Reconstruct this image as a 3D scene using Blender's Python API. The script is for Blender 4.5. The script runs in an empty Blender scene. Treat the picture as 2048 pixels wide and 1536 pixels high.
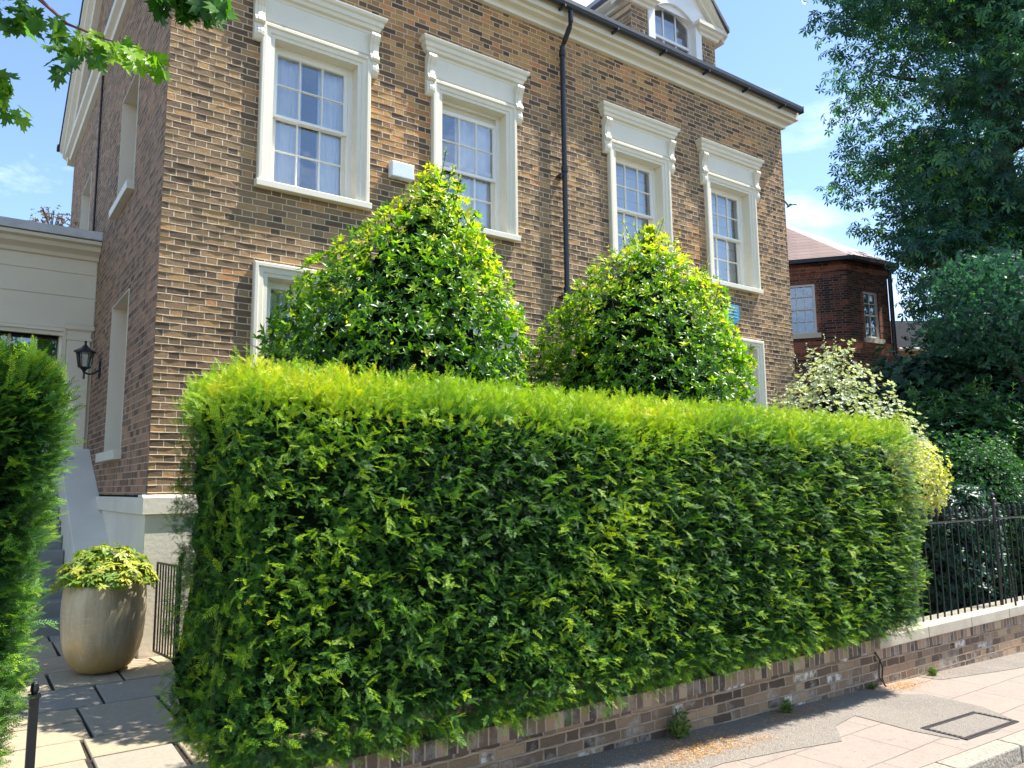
import bpy, math, random
import numpy as np
from math import radians, sin, cos, pi
from mathutils import Vector, Matrix
random.seed(7); rng = np.random.default_rng(11)
SC = bpy.context.scene
COL = SC.collection
# ------------------------------------------------------------------ camera
R = [[0.8130458318867972, -0.0677410971545425, -0.5782452931134026],
     [-0.5820996306871585, -0.11299754614961059, -0.8052276538458182],
     [-0.010793294463682932, 0.9912833592472263, -0.13130425154637898]]
cam = bpy.data.cameras.new('camera'); camo = bpy.data.objects.new('camera', cam); COL.objects.link(camo)
camo.matrix_world = Matrix(((R[0][0], R[0][1], R[0][2], 0), (R[1][0], R[1][1], R[1][2], 0), (R[2][0], R[2][1], R[2][2], 1.6), (0, 0, 0, 1)))
cam.sensor_width = 36; cam.lens = 1545 / 2048 * 36; cam.clip_end = 2000; cam.clip_start = .05
SC.camera = camo
# ------------------------------------------------------------------ sky and sun
SUN = Vector((.53, -.20, 1.0)).normalized()
elev = math.asin(SUN.z)
world = bpy.data.worlds.new('World'); SC.world = world; world.use_nodes = True
nt = world.node_tree; nt.nodes.clear()
wo = nt.nodes.new('ShaderNodeOutputWorld'); bg = nt.nodes.new('ShaderNodeBackground')
sky = nt.nodes.new('ShaderNodeTexSky'); sky.sky_type = 'NISHITA'; sky.sun_disc = False
sky.sun_elevation = elev; sky.sun_rotation = math.atan2(SUN.x, SUN.y)
sky.air_density = 1.0; sky.dust_density = .15; sky.ozone_density = 2.7
tc = nt.nodes.new('ShaderNodeTexCoord')
mp = nt.nodes.new('ShaderNodeMapping'); mp.inputs['Scale'].default_value = (1.2, 1.2, 3.4); mp.inputs['Location'].default_value = (.35, .8, .1)
nz = nt.nodes.new('ShaderNodeTexNoise'); nz.inputs['Scale'].default_value = 1.6; nz.inputs['Detail'].default_value = 9; nz.inputs['Roughness'].default_value = .6; nz.inputs['Distortion'].default_value = .35
cr = nt.nodes.new('ShaderNodeValToRGB'); cr.color_ramp.elements[0].position = .54; cr.color_ramp.elements[0].color = (0, 0, 0, 1); cr.color_ramp.elements[1].position = .98; cr.color_ramp.elements[1].color = (1, 1, 1, 1)
mixc = nt.nodes.new('ShaderNodeMix'); mixc.data_type = 'RGBA'; mixc.inputs['B'].default_value = (10.5, 11.2, 12.2, 1)
L = nt.links.new
L(tc.outputs['Generated'], mp.inputs['Vector']); L(mp.outputs['Vector'], nz.inputs['Vector']); L(nz.outputs['Fac'], cr.inputs['Fac'])
L(cr.outputs['Color'], mixc.inputs['Factor']); L(sky.outputs['Color'], mixc.inputs['A']); L(mixc.outputs['Result'], bg.inputs['Color'])
bg.inputs['Strength'].default_value = .13
L(bg.outputs['Background'], wo.inputs['Surface'])
sl = bpy.data.lights.new('sun', 'SUN'); sl.energy = 4.6; sl.angle = radians(.55); sl.color = (1, .955, .88)
so = bpy.data.objects.new('sun', sl); COL.objects.link(so); so.rotation_euler = SUN.to_track_quat('Z', 'Y').to_euler()
SC.view_settings.view_transform = 'Standard'; SC.view_settings.look = 'None'; SC.view_settings.gamma = 1
SC.view_settings.exposure = 1.2
SC.cycles.max_bounces = 8; SC.cycles.transparent_max_bounces = 12; SC.cycles.use_adaptive_sampling = True

# ------------------------------------------------------------------ node helpers
class NT:
    def __init__(s, name):
        s.m = bpy.data.materials.new(name); s.m.use_nodes = True; s.t = s.m.node_tree; s.t.nodes.clear()
        s.out = s.t.nodes.new('ShaderNodeOutputMaterial'); s.b = s.t.nodes.new('ShaderNodeBsdfPrincipled')
        s.t.links.new(s.b.outputs[0], s.out.inputs[0])
    def n(s, t, **k):
        nd = s.t.nodes.new(t)
        for a, v in k.items(): setattr(nd, a, v)
        return nd
    def set(s, sock, v):
        if isinstance(v, bpy.types.NodeSocket): s.t.links.new(v, sock)
        elif isinstance(v, (tuple, list)):
            sock.default_value = (*v, 1) if len(v) == 3 and sock.type == 'RGBA' else v
        else: sock.default_value = v
    def M(s, op, a, b=None, c=None):
        nd = s.n('ShaderNodeMath', operation=op); s.set(nd.inputs[0], a)
        if b is not None: s.set(nd.inputs[1], b)
        if c is not None: s.set(nd.inputs[2], c)
        return nd.outputs[0]
    def mix(s, f, a, b, mode='MIX'):
        nd = s.n('ShaderNodeMix', data_type='RGBA', blend_type=mode)
        s.set(nd.inputs['Factor'], f); s.set(nd.inputs['A'], a); s.set(nd.inputs['B'], b); return nd.outputs['Result']
    def obj(s): return s.n('ShaderNodeTexCoord').outputs['Object']
    def xyz(s, v):
        nd = s.n('ShaderNodeSeparateXYZ'); s.set(nd.inputs[0], v); return nd.outputs
    def comb(s, x, y, z):
        nd = s.n('ShaderNodeCombineXYZ')
        for i, v in enumerate((x, y, z)): s.set(nd.inputs[i], v)
        return nd.outputs[0]
    def noise(s, vec, scale, detail=3, rough=.55, dist=0):
        nd = s.n('ShaderNodeTexNoise'); s.set(nd.inputs['Vector'], vec); nd.inputs['Scale'].default_value = scale
        nd.inputs['Detail'].default_value = detail; nd.inputs['Roughness'].default_value = rough; nd.inputs['Distortion'].default_value = dist
        return nd.outputs['Fac']
    def white(s, vec):
        nd = s.n('ShaderNodeTexWhiteNoise', noise_dimensions='3D'); s.set(nd.inputs['Vector'], vec); return nd.outputs['Value'], nd.outputs['Color']
    def ramp(s, f, stops, interp='LINEAR'):
        nd = s.n('ShaderNodeValToRGB'); nd.color_ramp.interpolation = interp; e = nd.color_ramp.elements
        while len(e) < len(stops): e.new(.5)
        for i, (p, c) in enumerate(stops):
            e[i].position = p; e[i].color = (*c, 1) if len(c) == 3 else c
        s.set(nd.inputs[0], f); return nd.outputs[0]
    def map(s, v, a, b, c=0, d=1):
        nd = s.n('ShaderNodeMapRange'); s.set(nd.inputs[0], v)
        for i, x in enumerate((a, b, c, d)): nd.inputs[i + 1].default_value = x
        return nd.outputs[0]
    def bump(s, h, dist=.01, strength=1):
        nd = s.n('ShaderNodeBump'); s.set(nd.inputs['Height'], h); nd.inputs['Distance'].default_value = dist; nd.inputs['Strength'].default_value = strength
        s.t.links.new(nd.outputs[0], s.b.inputs['Normal'])
    def base(s, c): s.set(s.b.inputs['Base Color'], c)
    def rough(s, c): s.set(s.b.inputs['Roughness'], c)

def core_mat():
    t = NT('shade_core'); o = t.obj(); n = t.noise(o, 38, 5, .8); t.base(t.ramp(n, [(.35, (.003, .006, .003)), (.55, (.007, .018, .006)), (.72, (.016, .045, .010))])); t.rough(1.0); t.b.inputs['Specular IOR Level'].default_value = .05; t.bump(n, .05); return t.m  # near-black tone painted as the shade deep between the leaves
def simple(name, col, rough=.6, metal=0, var=.12, scale=8, bump=.002, spec=.5):
    t = NT(name); o = t.obj(); f = t.noise(o, scale, 5); g = t.noise(o, scale * 9, 3)
    c = t.mix(t.map(f, .3, .7), [x * (1 - var) for x in col], [min(1, x * (1 + var)) for x in col])
    t.base(c); t.rough(t.map(g, .3, .7, max(0, rough - .08), min(1, rough + .08))); t.b.inputs['Metallic'].default_value = metal
    t.b.inputs['Specular IOR Level'].default_value = spec
    if bump: t.bump(t.noise(o, scale * 12, 3), bump)
    return t.m

def brick_mat(name, axis, palette, mortar, bias=0, relief=.005, efflo=False, patch=.3, dark=1.0, ox=0, joint=.0055, spots=(), wobv=.012):
    t = NT(name); p = t.xyz(t.obj()); o = t.obj()
    u0, v0 = p[axis], p[2]
    du = t.M('MULTIPLY', t.M('SUBTRACT', t.noise(o, 14, 2), .5), .010 if wobv < .015 else .03)
    dv = t.M('MULTIPLY', t.M('SUBTRACT', t.noise(t.comb(t.M('MULTIPLY', u0, 1), 3.3, v0), 9, 2), .5), wobv)
    u = t.M('ADD', t.M('ADD', u0, du), 50 + ox); v = t.M('ADD', t.M('ADD', v0, dv), 30)
    rv = t.M('DIVIDE', v, .075); row = t.M('FLOOR', rv); fv = t.M('SUBTRACT', rv, row)
    rj, _ = t.white(t.comb(row, 3.1, 7.7))
    uu = t.M('ADD', t.M('ADD', t.M('DIVIDE', u, .3375), t.M('MULTIPLY', t.M('MODULO', row, 2), .5)), t.M('MULTIPLY', rj, .07))
    cell = t.M('FLOOR', uu); f = t.M('SUBTRACT', uu, cell); isH = t.M('GREATER_THAN', f, .6667)
    a = t.M('MULTIPLY', t.M('SUBTRACT', f, t.M('MULTIPLY', isH, .6667)), .3375)
    w = t.M('SUBTRACT', .225, t.M('MULTIPLY', isH, .1125))
    eu = t.M('MINIMUM', a, t.M('SUBTRACT', w, a)); ev = t.M('MULTIPLY', t.M('MINIMUM', fv, t.M('SUBTRACT', 1, fv)), .075)
    e = t.M('MINIMUM', t.M('MULTIPLY', eu, 1.05), ev)
    brickm = t.map(e, joint - .001, joint + .0025)
    rnd, rc = t.white(t.comb(cell, row, isH))
    big = t.noise(o, .55, 4, .6); mid = t.noise(o, 2.2, 3)
    r2 = t.M('ADD', t.M('MULTIPLY', rnd, 1 - patch), t.M('MULTIPLY', t.map(big, .32, .68), patch))
    r2 = t.M('ADD', r2, bias)
    c = t.ramp(r2, palette)
    if spots:
        msk = 0.0
        for (sx, sz, sr) in spots:
            d2 = t.M('ADD', t.M('POWER', t.M('DIVIDE', t.M('SUBTRACT', p[axis], sx), sr * 1.3), 2), t.M('POWER', t.M('DIVIDE', t.M('SUBTRACT', p[2], sz), sr), 2))
            msk = t.M('MAXIMUM', msk, t.M('SUBTRACT', 1.15, d2))
        msk = t.map(t.M('ADD', msk, t.M('MULTIPLY', t.M('SUBTRACT', t.noise(o, 1.4, 4, .6), .5), 1.6)), .1, .9)
        oc = t.ramp(rnd, [(0, (.13, .09, .065)), (.3, (.30, .165, .08)), (.6, (.47, .235, .09)), (.85, (.54, .31, .11)), (1, (.56, .20, .07))])
        c = t.mix(t.M('MULTIPLY', msk, .85), c, oc)
    fine = t.noise(o, 42, 5, .7); c = t.mix(t.map(fine, .25, .75, 0, .55), c, t.mix(.5, c, (.035, .028, .026)), 'MIX')
    hs = t.n('ShaderNodeHueSaturation'); t.set(hs.inputs['Color'], c); t.set(hs.inputs['Value'], t.map(t.xyz(rc)[0], 0, 1, .78, 1.22)); c = hs.outputs[0]
    c = t.mix(1, c, t.ramp(t.noise(o, .8, 5, .65), [(.3, (.80, .78, .76)), (.5, (1, 1, 1)), (.7, (1.12, 1.08, 1.0))]), 'MULTIPLY')
    if efflo:
        ef = t.map(t.M('ADD', t.noise(o, 5, 5, .7), t.M('MULTIPLY', p[2], -.25)), .56, .74, 0, .7)
        c = t.mix(ef, c, (.42, .39, .35))
        wb, _ = t.white(t.comb(cell, row, t.M('ADD', isH, 9)))
        c = t.mix(t.M('MULTIPLY', t.M('GREATER_THAN', wb, .89), t.map(t.noise(o, 20, 3), .35, .6)), c, (.62, .57, .50))
    mc = t.mix(t.map(t.noise(o, 6, 4), .3, .7), mortar, [x * .62 for x in mortar])
    t.base(t.mix(brickm, mc, c)); t.rough(.88); t.b.inputs['Specular IOR Level'].default_value = .25
    h = t.M('ADD', t.M('MULTIPLY', t.M('SUBTRACT', 1, brickm), .55), t.M('ADD', t.M('MULTIPLY', fine, .5), t.M('MULTIPLY', t.xyz(rc)[1], .25)))
    t.bump(h, relief)
    return t.m

def leaf_mat(name, stops, rough=.45, trans=.35, spec=.5, tcol=(1.15, 1.25, .45)):
    t = NT(name); a = t.n('ShaderNodeAttribute', attribute_name='tint'); c = t.ramp(a.outputs['Fac'], stops)
    t.base(c); t.rough(rough); t.b.inputs['Specular IOR Level'].default_value = spec
    tr = t.n('ShaderNodeBsdfTranslucent'); t.set(tr.inputs[0], t.mix(1, c, tcol, 'MULTIPLY'))
    mx = t.n('ShaderNodeMixShader'); mx.inputs[0].default_value = trans
    t.t.links.new(t.b.outputs[0], mx.inputs[1]); t.t.links.new(tr.outputs[0], mx.inputs[2]); t.t.links.new(mx.outputs[0], t.out.inputs[0])
    return t.m

def glass_mat(name, refl=.5):
    t = NT(name); g = t.n('ShaderNodeBsdfGlossy'); g.inputs['Roughness'].default_value = .015; g.inputs['Color'].default_value = (.93, .96, 1, 1)
    tr = t.n('ShaderNodeBsdfTransparent'); tr.inputs[0].default_value = (.95, .97, .98, 1)
    lw = t.n('ShaderNodeLayerWeight'); lw.inputs['Blend'].default_value = refl
    o = t.obj(); nd = t.n('ShaderNodeBump'); t.set(nd.inputs['Height'], t.noise(o, 3.0, 2)); nd.inputs['Distance'].default_value = .004
    t.t.links.new(nd.outputs[0], g.inputs['Normal'])
    mx = t.n('ShaderNodeMixShader'); t.set(mx.inputs[0], t.map(lw.outputs['Fresnel'], 0, 1, .16, .95))
    t.t.links.new(tr.outputs[0], mx.inputs[1]); t.t.links.new(g.outputs[0], mx.inputs[2]); t.t.links.new(mx.outputs[0], t.out.inputs[0])
    return t.m

# ------------------------------------------------------------------ mesh helpers
def link(name, me, mat=None, parent=None):
    o = bpy.data.objects.new(name, me); COL.objects.link(o)
    if mat is not None:
        for mm in (mat if isinstance(mat, (list, tuple)) else [mat]): me.materials.append(mm)
    if parent is not None: o.parent = parent
    return o
def tag(o, label=None, cat=None, group=None, kind=None):
    if label: o['label'] = label
    if cat: o['category'] = cat
    if group: o['group'] = group
    if kind: o['kind'] = kind
    return o
def thing(name, label, cat, group=None):
    o = bpy.data.objects.new(name, None); COL.objects.link(o); o.empty_display_size = .1
    return tag(o, label, cat, group)

def N_jit(V): return np.stack([lumps(V, 14, 75), lumps(V, 14, 76), lumps(V, 14, 77)], 1)

class MB:
    def __init__(s): s.v = []; s.f = []
    def add(s, vs, fs):
        k = len(s.v); s.v += [tuple(x) for x in vs]; s.f += [tuple(i + k for i in f) for f in fs]; return s
    def box(s, x0, x1, y0, y1, z0, z1):
        return s.add([(x0, y0, z0), (x1, y0, z0), (x1, y1, z0), (x0, y1, z0), (x0, y0, z1), (x1, y0, z1), (x1, y1, z1), (x0, y1, z1)],
                     [(0, 3, 2, 1), (4, 5, 6, 7), (0, 1, 5, 4), (1, 2, 6, 5), (2, 3, 7, 6), (3, 0, 4, 7)])
    def loops(s, rings, cap0=False, cap1=False):
        n = len(rings[0]); vs = [p for r in rings for p in r]; fs = []
        for k in range(len(rings) - 1):
            for i in range(n):
                j = (i + 1) % n; fs.append((k * n + i, k * n + j, (k + 1) * n + j, (k + 1) * n + i))
        if cap0: fs.append(tuple(range(n))[::-1])
        if cap1: fs.append(tuple(range((len(rings) - 1) * n, len(rings) * n)))
        return s.add(vs, fs)
    def rect(s, items):      # items: (x0,x1,z0,z1,y) loops joined in order
        return s.loops([[(a, y, c), (b, y, c), (b, y, d), (a, y, d)] for a, b, c, d, y in items])
    def prism(s, pts, axis, a, b):  # polygon pts in the other two axes extruded along axis
        def P(p, t): return {0: (t, p[0], p[1]), 1: (p[0], t, p[1]), 2: (p[0], p[1], t)}[axis]
        return s.loops([[P(p, a) for p in pts], [P(p, b) for p in pts]], True, True)
    def tube(s, pts, r, n=8, cap=True):
        rings = []; pts = [Vector(p) for p in pts]
        for i, p in enumerate(pts):
            d = (pts[min(i + 1, len(pts) - 1)] - pts[max(i - 1, 0)]).normalized()
            up = Vector((0, 0, 1)) if abs(d.z) < .9 else Vector((1, 0, 0))
            a = d.cross(up).normalized(); b = d.cross(a); rr = r[i] if isinstance(r, (list, tuple)) else r
            rings.append([tuple(p + a * cos(2 * pi * k / n) * rr + b * sin(2 * pi * k / n) * rr) for k in range(n)])
        return s.loops(rings, cap, cap)
    def lathe(s, prof, c, n=32, wob=0):
        rings = []
        for r, z in prof: rings.append([(c[0] + r * cos(2 * pi * k / n), c[1] + r * sin(2 * pi * k / n), c[2] + z) for k in range(n)])
        return s.loops(rings)
    def build(s, name, mat, parent=None, smooth=False, bevel=0):
        me = bpy.data.meshes.new(name); me.from_pydata(s.v, [], s.f); me.update()
        if smooth: me.polygons.foreach_set('use_smooth', [True] * len(me.polygons))
        o = link(name, me, mat, parent)
        if bevel:
            m = o.modifiers.new('b', 'BEVEL'); m.width = bevel; m.segments = 2; m.limit_method = 'ANGLE'; m.angle_limit = radians(35)
        return o

def wall_holes(mb, axis, u0, u1, v0, v1, holes, w0, w1, top=None):
    """wall slab; axis 1: plane XZ with thickness in Y, axis 0: plane YZ with thickness in X. holes (a,b,c,d)."""
    us = sorted({u0, u1, *[h[0] for h in holes], *[h[1] for h in holes]}); vs = sorted({v0, v1, *[h[2] for h in holes], *[h[3] for h in holes]})
    def P(u, w, v): return (u, w, v) if axis == 1 else (w, u, v)
    for i in range(len(us) - 1):
        for j in range(len(vs) - 1):
            a, b, c, d = us[i], us[i + 1], vs[j], vs[j + 1]; m = ((a + b) / 2, (c + d) / 2)
            if any(h[0] < m[0] < h[1] and h[2] < m[1] < h[3] for h in holes): continue
            for w in (w0, w1): mb.add([P(a, w, c), P(b, w, c), P(b, w, d), P(a, w, d)], [(0, 1, 2, 3)])
    for a, b, c, d in [(u0, u1, v0, v1)] + list(holes):
        r = [[P(a, w, c), P(b, w, c), P(b, w, d), P(a, w, d)] for w in (w0, w1)]; mb.loops(r)

def moulding(mb, c0, c1, y0, prof, left=True, right=True):
    """prof: (projection, z). Runs along X from c0 to c1 on plane y0, returns at the ends."""
    rings = []
    for p, z in prof:
        l = c0 - (p if left else 0); r = c1 + (p if right else 0)
        rings.append([(l, y0, z), (l, y0 - p, z), (r, y0 - p, z), (r, y0, z)])
    vs = [q for r in rings for q in r]; fs = []
    n = len(prof)
    for k in range(n - 1):
        for i in range(3): fs.append((k * 4 + i, k * 4 + i + 1, (k + 1) * 4 + i + 1, (k + 1) * 4 + i))
    fs.append((0, 1, 2, 3)); fs.append((4 * n - 4, 4 * n - 1, 4 * n - 2, 4 * n - 3))
    mb.add(vs, fs)

# ------------------------------------------------------------------ foliage helpers
def unit(a): return a / np.maximum(np.linalg.norm(a, axis=-1, keepdims=True), 1e-9)
def frames(d, nrm):
    y = unit(d); x = unit(np.cross(y, nrm)); z = np.cross(x, y); return np.stack([x, y, z], axis=2)   # columns
def foliage(name, tmpl, pos, d, nrm, scale, tint, mat, parent=None, tvar=0):
    V, F = tmpl; V = np.asarray(V, float); F = np.asarray(F, int); m, n, k, q = len(pos), len(V), len(F), F.shape[1]
    Rm = frames(d, nrm)
    sv = np.asarray(scale).reshape(-1, 1, 1) if np.ndim(scale) == 1 else scale.reshape(m, 1, 3)
    W = np.einsum('mij,mnj->mni', Rm, V[None] * sv) + pos[:, None, :]
    me = bpy.data.meshes.new(name); me.vertices.add(m * n); me.vertices.foreach_set('co', W.reshape(-1).astype(np.float32))
    idx = (F[None] + (np.arange(m) * n)[:, None, None]).reshape(-1)
    me.loops.add(len(idx)); me.loops.foreach_set('vertex_index', idx.astype(np.int32))
    me.polygons.add(m * k); me.polygons.foreach_set('loop_start', (np.arange(m * k) * q).astype(np.int32))
    try: me.polygons.foreach_set('loop_total', np.full(m * k, q, np.int32))
    except Exception: pass
    at = me.attributes.new('tint', 'FLOAT', 'POINT'); tv = np.repeat(np.clip(tint, 0, 1), n)
    at.data.foreach_set('value', tv.astype(np.float32))
    me.update(calc_edges=True)
    return link(name, me, mat, parent)

def yew_tmpl(n=8, w=.032, l=.27):
    V = []; F = []
    for i in range(n):
        y = .06 + .86 * i / (n - 1); z = -.12 * y * y; ll = l * (1 - .45 * abs(y - .45) / .55 * (1 if y > .45 else .6))
        for s in (-1, 1):
            b = len(V); dx, dy = s * .82 * ll, .5 * ll; jz = (.10 if i % 2 else -.04) * ll * 2
            V += [(0, y, z), (dx * .5 - dy * .0, y + dy * .5 + w, z + jz * .6), (dx, y + dy, z + jz * .5), (dx * .5, y + dy * .5 - w, z + jz * .6)]
            F.append((b, b + 1, b + 2, b + 3))
    b = len(V); V += [(-.012, 0, 0), (.012, 0, 0), (.006, 1, -.12), (-.006, 1, -.12)]; F.append((b, b + 1, b + 2, b + 3))
    b = len(V); V += [(-w, .9, -.1), (w, .9, -.1), (w * .3, 1.13, -.14), (-w * .3, 1.13, -.14)]; F.append((b, b + 1, b + 2, b + 3))
    return V, F
def leaf_tmpl(w=.18, fold=.10, curl=.12):
    V = []; F = []
    for j, (y, ww) in enumerate([(0, .03), (.3, 1), (.65, .92), (1, .05)]):
        z = -curl * y * y
        V += [(-w * ww, y, z + fold * ww), (0, y, z), (w * ww, y, z + fold * ww)]
    for j in range(3):
        for i in range(2): F.append((j * 3 + i, j * 3 + i + 1, j * 3 + i + 4, j * 3 + i + 3))
    return V, F
def leaf4(w=.22, fold=.06):     # two quads folded on the midrib
    return [(0, 0, 0), (-w, .45, fold), (0, 1, -.08), (0, .5, 0), (w, .45, fold)], [(0, 3, 2, 1), (0, 4, 2, 3)]
def rosette(base, k, spread=.9, lift=.5, jitter=.15, seed=1):
    V0, F0 = np.array(base[0], float), np.array(base[1]); r = np.random.default_rng(seed); V = []; F = []
    for i in range(k):
        a = 2 * pi * i / k * 1.0 + r.uniform(-.3, .3); el = lift + r.uniform(-jitter, jitter) * 2
        d = np.array([[cos(a) * cos(el) * spread, sin(el), sin(a) * cos(el) * spread]])
        Fm = frames(d, np.array([[0, 1., 0]]))[0]; sc = r.uniform(.8, 1.1)
        F += [tuple(int(x) + len(V) for x in f) for f in F0]; V += [tuple(Fm @ (v * sc)) for v in V0]
    return V, F
def palmate(k=7, w=.17):
    V = []; F = []
    for i in range(k):
        a = radians(-125 + 250 * i / (k - 1)); l = 1 - .35 * abs(i - (k - 1) / 2) / ((k - 1) / 2)
        c, s_ = cos(a), sin(a)
        def P(x, y, z): return (x * c + y * s_, y * c - x * s_, z)
        b = len(V); V += [P(0, .03, 0), P(-w * l, .62 * l, -.16 * l), P(0, l, -.42 * l), P(w * l, .62 * l, -.16 * l), P(0, .6 * l, -.11 * l)]
        F += [(b, b + 4, b + 2, b + 1), (b, b + 3, b + 2, b + 4)]
    return V, F
def lumps(p, f, seed=0):
    r = np.random.default_rng(seed); o = np.zeros(len(p))
    for i in range(7):
        k = r.normal(size=3) * f * (1 + i * .35); o += np.sin(p @ k + r.uniform(0, 6.28)) / (1 + i * .5)
    return o / 2.6
def box_surface(n, lo, hi, ex, faces='all', rngs=rng):
    lo, hi = np.array(lo, float), np.array(hi, float); c = (lo + hi) / 2; h = (hi - lo) / 2
    A = {'-y': h[0] * h[2], '+y': h[0] * h[2], '-x': h[1] * h[2], '+x': h[1] * h[2], '+z': h[0] * h[1], '-z': h[0] * h[1]}
    if faces != 'all': A = {k: v for k, v in A.items() if k in faces}
    ks = list(A); pr = np.array([A[k] for k in ks]); ch = rngs.choice(len(ks), n, p=pr / pr.sum())
    q = rngs.uniform(-1, 1, (n, 3))
    for i, k in enumerate(ks):
        ax = 'xyz'.index(k[1]); q[ch == i, ax] = -1 if k[0] == '-' else 1
    # rounded box: round the edges by radius r
    r = ex; P = q * h; inner = h - r; core = np.clip(P, -inner, inner); dlt = P - core; nrm = unit(dlt + 1e-6 * q); P = core + nrm * r
    return P + c, nrm

# ------------------------------------------------------------------ materials
PAL = [(0, (.115, .086, .064)), (.2, (.185, .126, .082)), (.42, (.262, .172, .100)), (.75, (.325, .208, .112)), (.93, (.42, .25, .11)), (1, (.44, .20, .09))]
ORANGE = [(4.35, 6.1, .8), (4.5, 7.7, .9), (6.2, 7.9, 1.0), (9.65, 5.4, .55), (8.9, 7.9, .6), (11.3, 7.55, .55), (2.2, 7.9, .5), (8.0, 8.0, .4)]
PALS = [(0, (.14, .085, .058)), (.35, (.25, .15, .095)), (.7, (.35, .20, .12)), (1, (.45, .22, .12))]
PALW = [(0, (.07, .052, .045)), (.3, (.15, .098, .070)), (.6, (.25, .165, .105)), (.85, (.33, .215, .13)), (1, (.42, .31, .19))]
PALN = [(0, (.035, .028, .03)), (.35, (.085, .05, .045)), (.7, (.20, .075, .05)), (1, (.36, .12, .07))]
PALR = [(0, (.16, .06, .04)), (.5, (.30, .10, .06)), (1, (.42, .15, .08))]
m_brick = brick_mat('stock_brick', 0, PAL, (.76, .60, .41), bias=.02, relief=.014, patch=.22, spots=ORANGE, joint=.0055, wobv=.004)
m_brick_side = brick_mat('side_brick', 1, PALS, (.50, .41, .30), relief=.006, patch=.4)
m_wall = brick_mat('old_wall_brick', 0, PALW, (.42, .31, .21), relief=.012, efflo=True, patch=.25, joint=.0075, wobv=.022)
m_nb = brick_mat('dark_brick', 0, PALN, (.30, .24, .19), relief=.004, patch=.3)
m_nb_red = brick_mat('red_brick', 0, PALR, (.36, .27, .2), relief=.004, patch=.2, ox=.1)
def soldier():
    t = NT('brick_on_edge'); o = t.obj(); p = t.xyz(o); u = t.M('ADD', t.M('ADD', p[0], t.M('MULTIPLY', t.noise(o, 12, 2), .014)), 40)
    r = t.M('DIVIDE', u, .074); c = t.M('FLOOR', r); f = t.M('SUBTRACT', r, c); e = t.M('MULTIPLY', t.M('MINIMUM', f, t.M('SUBTRACT', 1, f)), .074)
    b = t.map(e, .005, .008); w, wc = t.white(t.comb(c, 1, 2)); col = t.ramp(w, PALW)
    col = t.mix(t.map(t.noise(o, 7, 5, .7), .5, .75, 0, .7), col, (.38, .36, .33))
    t.base(t.mix(b, (.36, .30, .23), col)); t.rough(.9); t.bump(t.M('ADD', t.M('MULTIPLY', t.M('SUBTRACT', 1, b), .5), t.noise(o, 45, 4)), .005); return t.m
m_soldier = soldier()
def cream():
    t = NT('cream_paint'); o = t.obj(); p = t.xyz(o); v = t.comb(t.M('MULTIPLY', p[0], 14), t.M('MULTIPLY', p[1], 14), t.M('MULTIPLY', p[2], 1.6)); st = t.noise(v, 1, 5, .7); m = t.noise(o, 2.2, 5, .65)
    c = t.mix(t.map(m, .3, .7), (.69, .635, .50), (.74, .69, .55)); c = t.mix(t.M('MULTIPLY', t.map(st, .55, .8, 0, .28), t.map(m, .4, .65)), c, (.42, .38, .29)); t.base(c); t.rough(t.map(st, .3, .7, .38, .6)); t.bump(t.noise(o, 50, 3), .0015); return t.m
m_cream = cream()
m_white = simple('white_paint', (.80, .79, .74), .35, var=.03, scale=3, bump=.0004)
m_stucco = simple('cream_stucco', (.70, .645, .52), .75, var=.07, scale=2, bump=.003)
m_wing = simple('wing_render', (.70, .63, .47), .7, var=.06, scale=1.2, bump=.002)
m_lead = simple('lead', (.5, .51, .49), .5, var=.15, scale=4)
m_black = simple('black_paint', (.014, .015, .018), .28, var=.2, scale=10, bump=.0006)
m_gutter = simple('gutter_black', (.022, .027, .034), .42, var=.25, scale=5)
m_iron = simple('iron_rail', (.012, .014, .015), .38, var=.3, scale=20, bump=.0008)
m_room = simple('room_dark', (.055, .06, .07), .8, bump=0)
m_blind = simple('linen_blind', (.66, .68, .65), .85, var=.06, scale=6, bump=.001)
m_glass = glass_mat('window_glass', .46)
m_bark = simple('bark', (.085, .07, .055), .9, var=.35, scale=9, bump=.02)
m_twig = simple('twig_red', (.16, .07, .05), .6, var=.3, scale=20, bump=0)
m_soil = simple('soil', (.045, .035, .025), .95, var=.4, scale=6, bump=.03)
m_coping = simple('coping_stone', (.42, .37, .28), .8, var=.14, scale=5, bump=.004)
m_step = simple('grey_stone', (.22, .22, .20), .8, var=.12, scale=5, bump=.003)
m_blue = simple('blue_plastic', (.05, .28, .46), .35, var=.05)
m_whitebox = simple('box_white', (.66, .72, .74), .4, var=.04)
m_cable = simple('cable', (.01, .01, .01), .5, bump=0)
m_core = core_mat()
m_yellowwall = simple('ochre_wall', (.50, .40, .22), .8)
def curtain_mat():
    t = NT('sheer_curtain'); t.base((.92, .92, .90)); t.rough(.9)
    tr = t.n('ShaderNodeBsdfTranslucent'); tr.inputs[0].default_value = (.8, .83, .85, 1); mx = t.n('ShaderNodeMixShader'); mx.inputs[0].default_value = .05
    t.t.links.new(t.b.outputs[0], mx.inputs[1]); t.t.links.new(tr.outputs[0], mx.inputs[2]); t.t.links.new(mx.outputs[0], t.out.inputs[0]); return t.m
m_curtain = curtain_mat()
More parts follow.
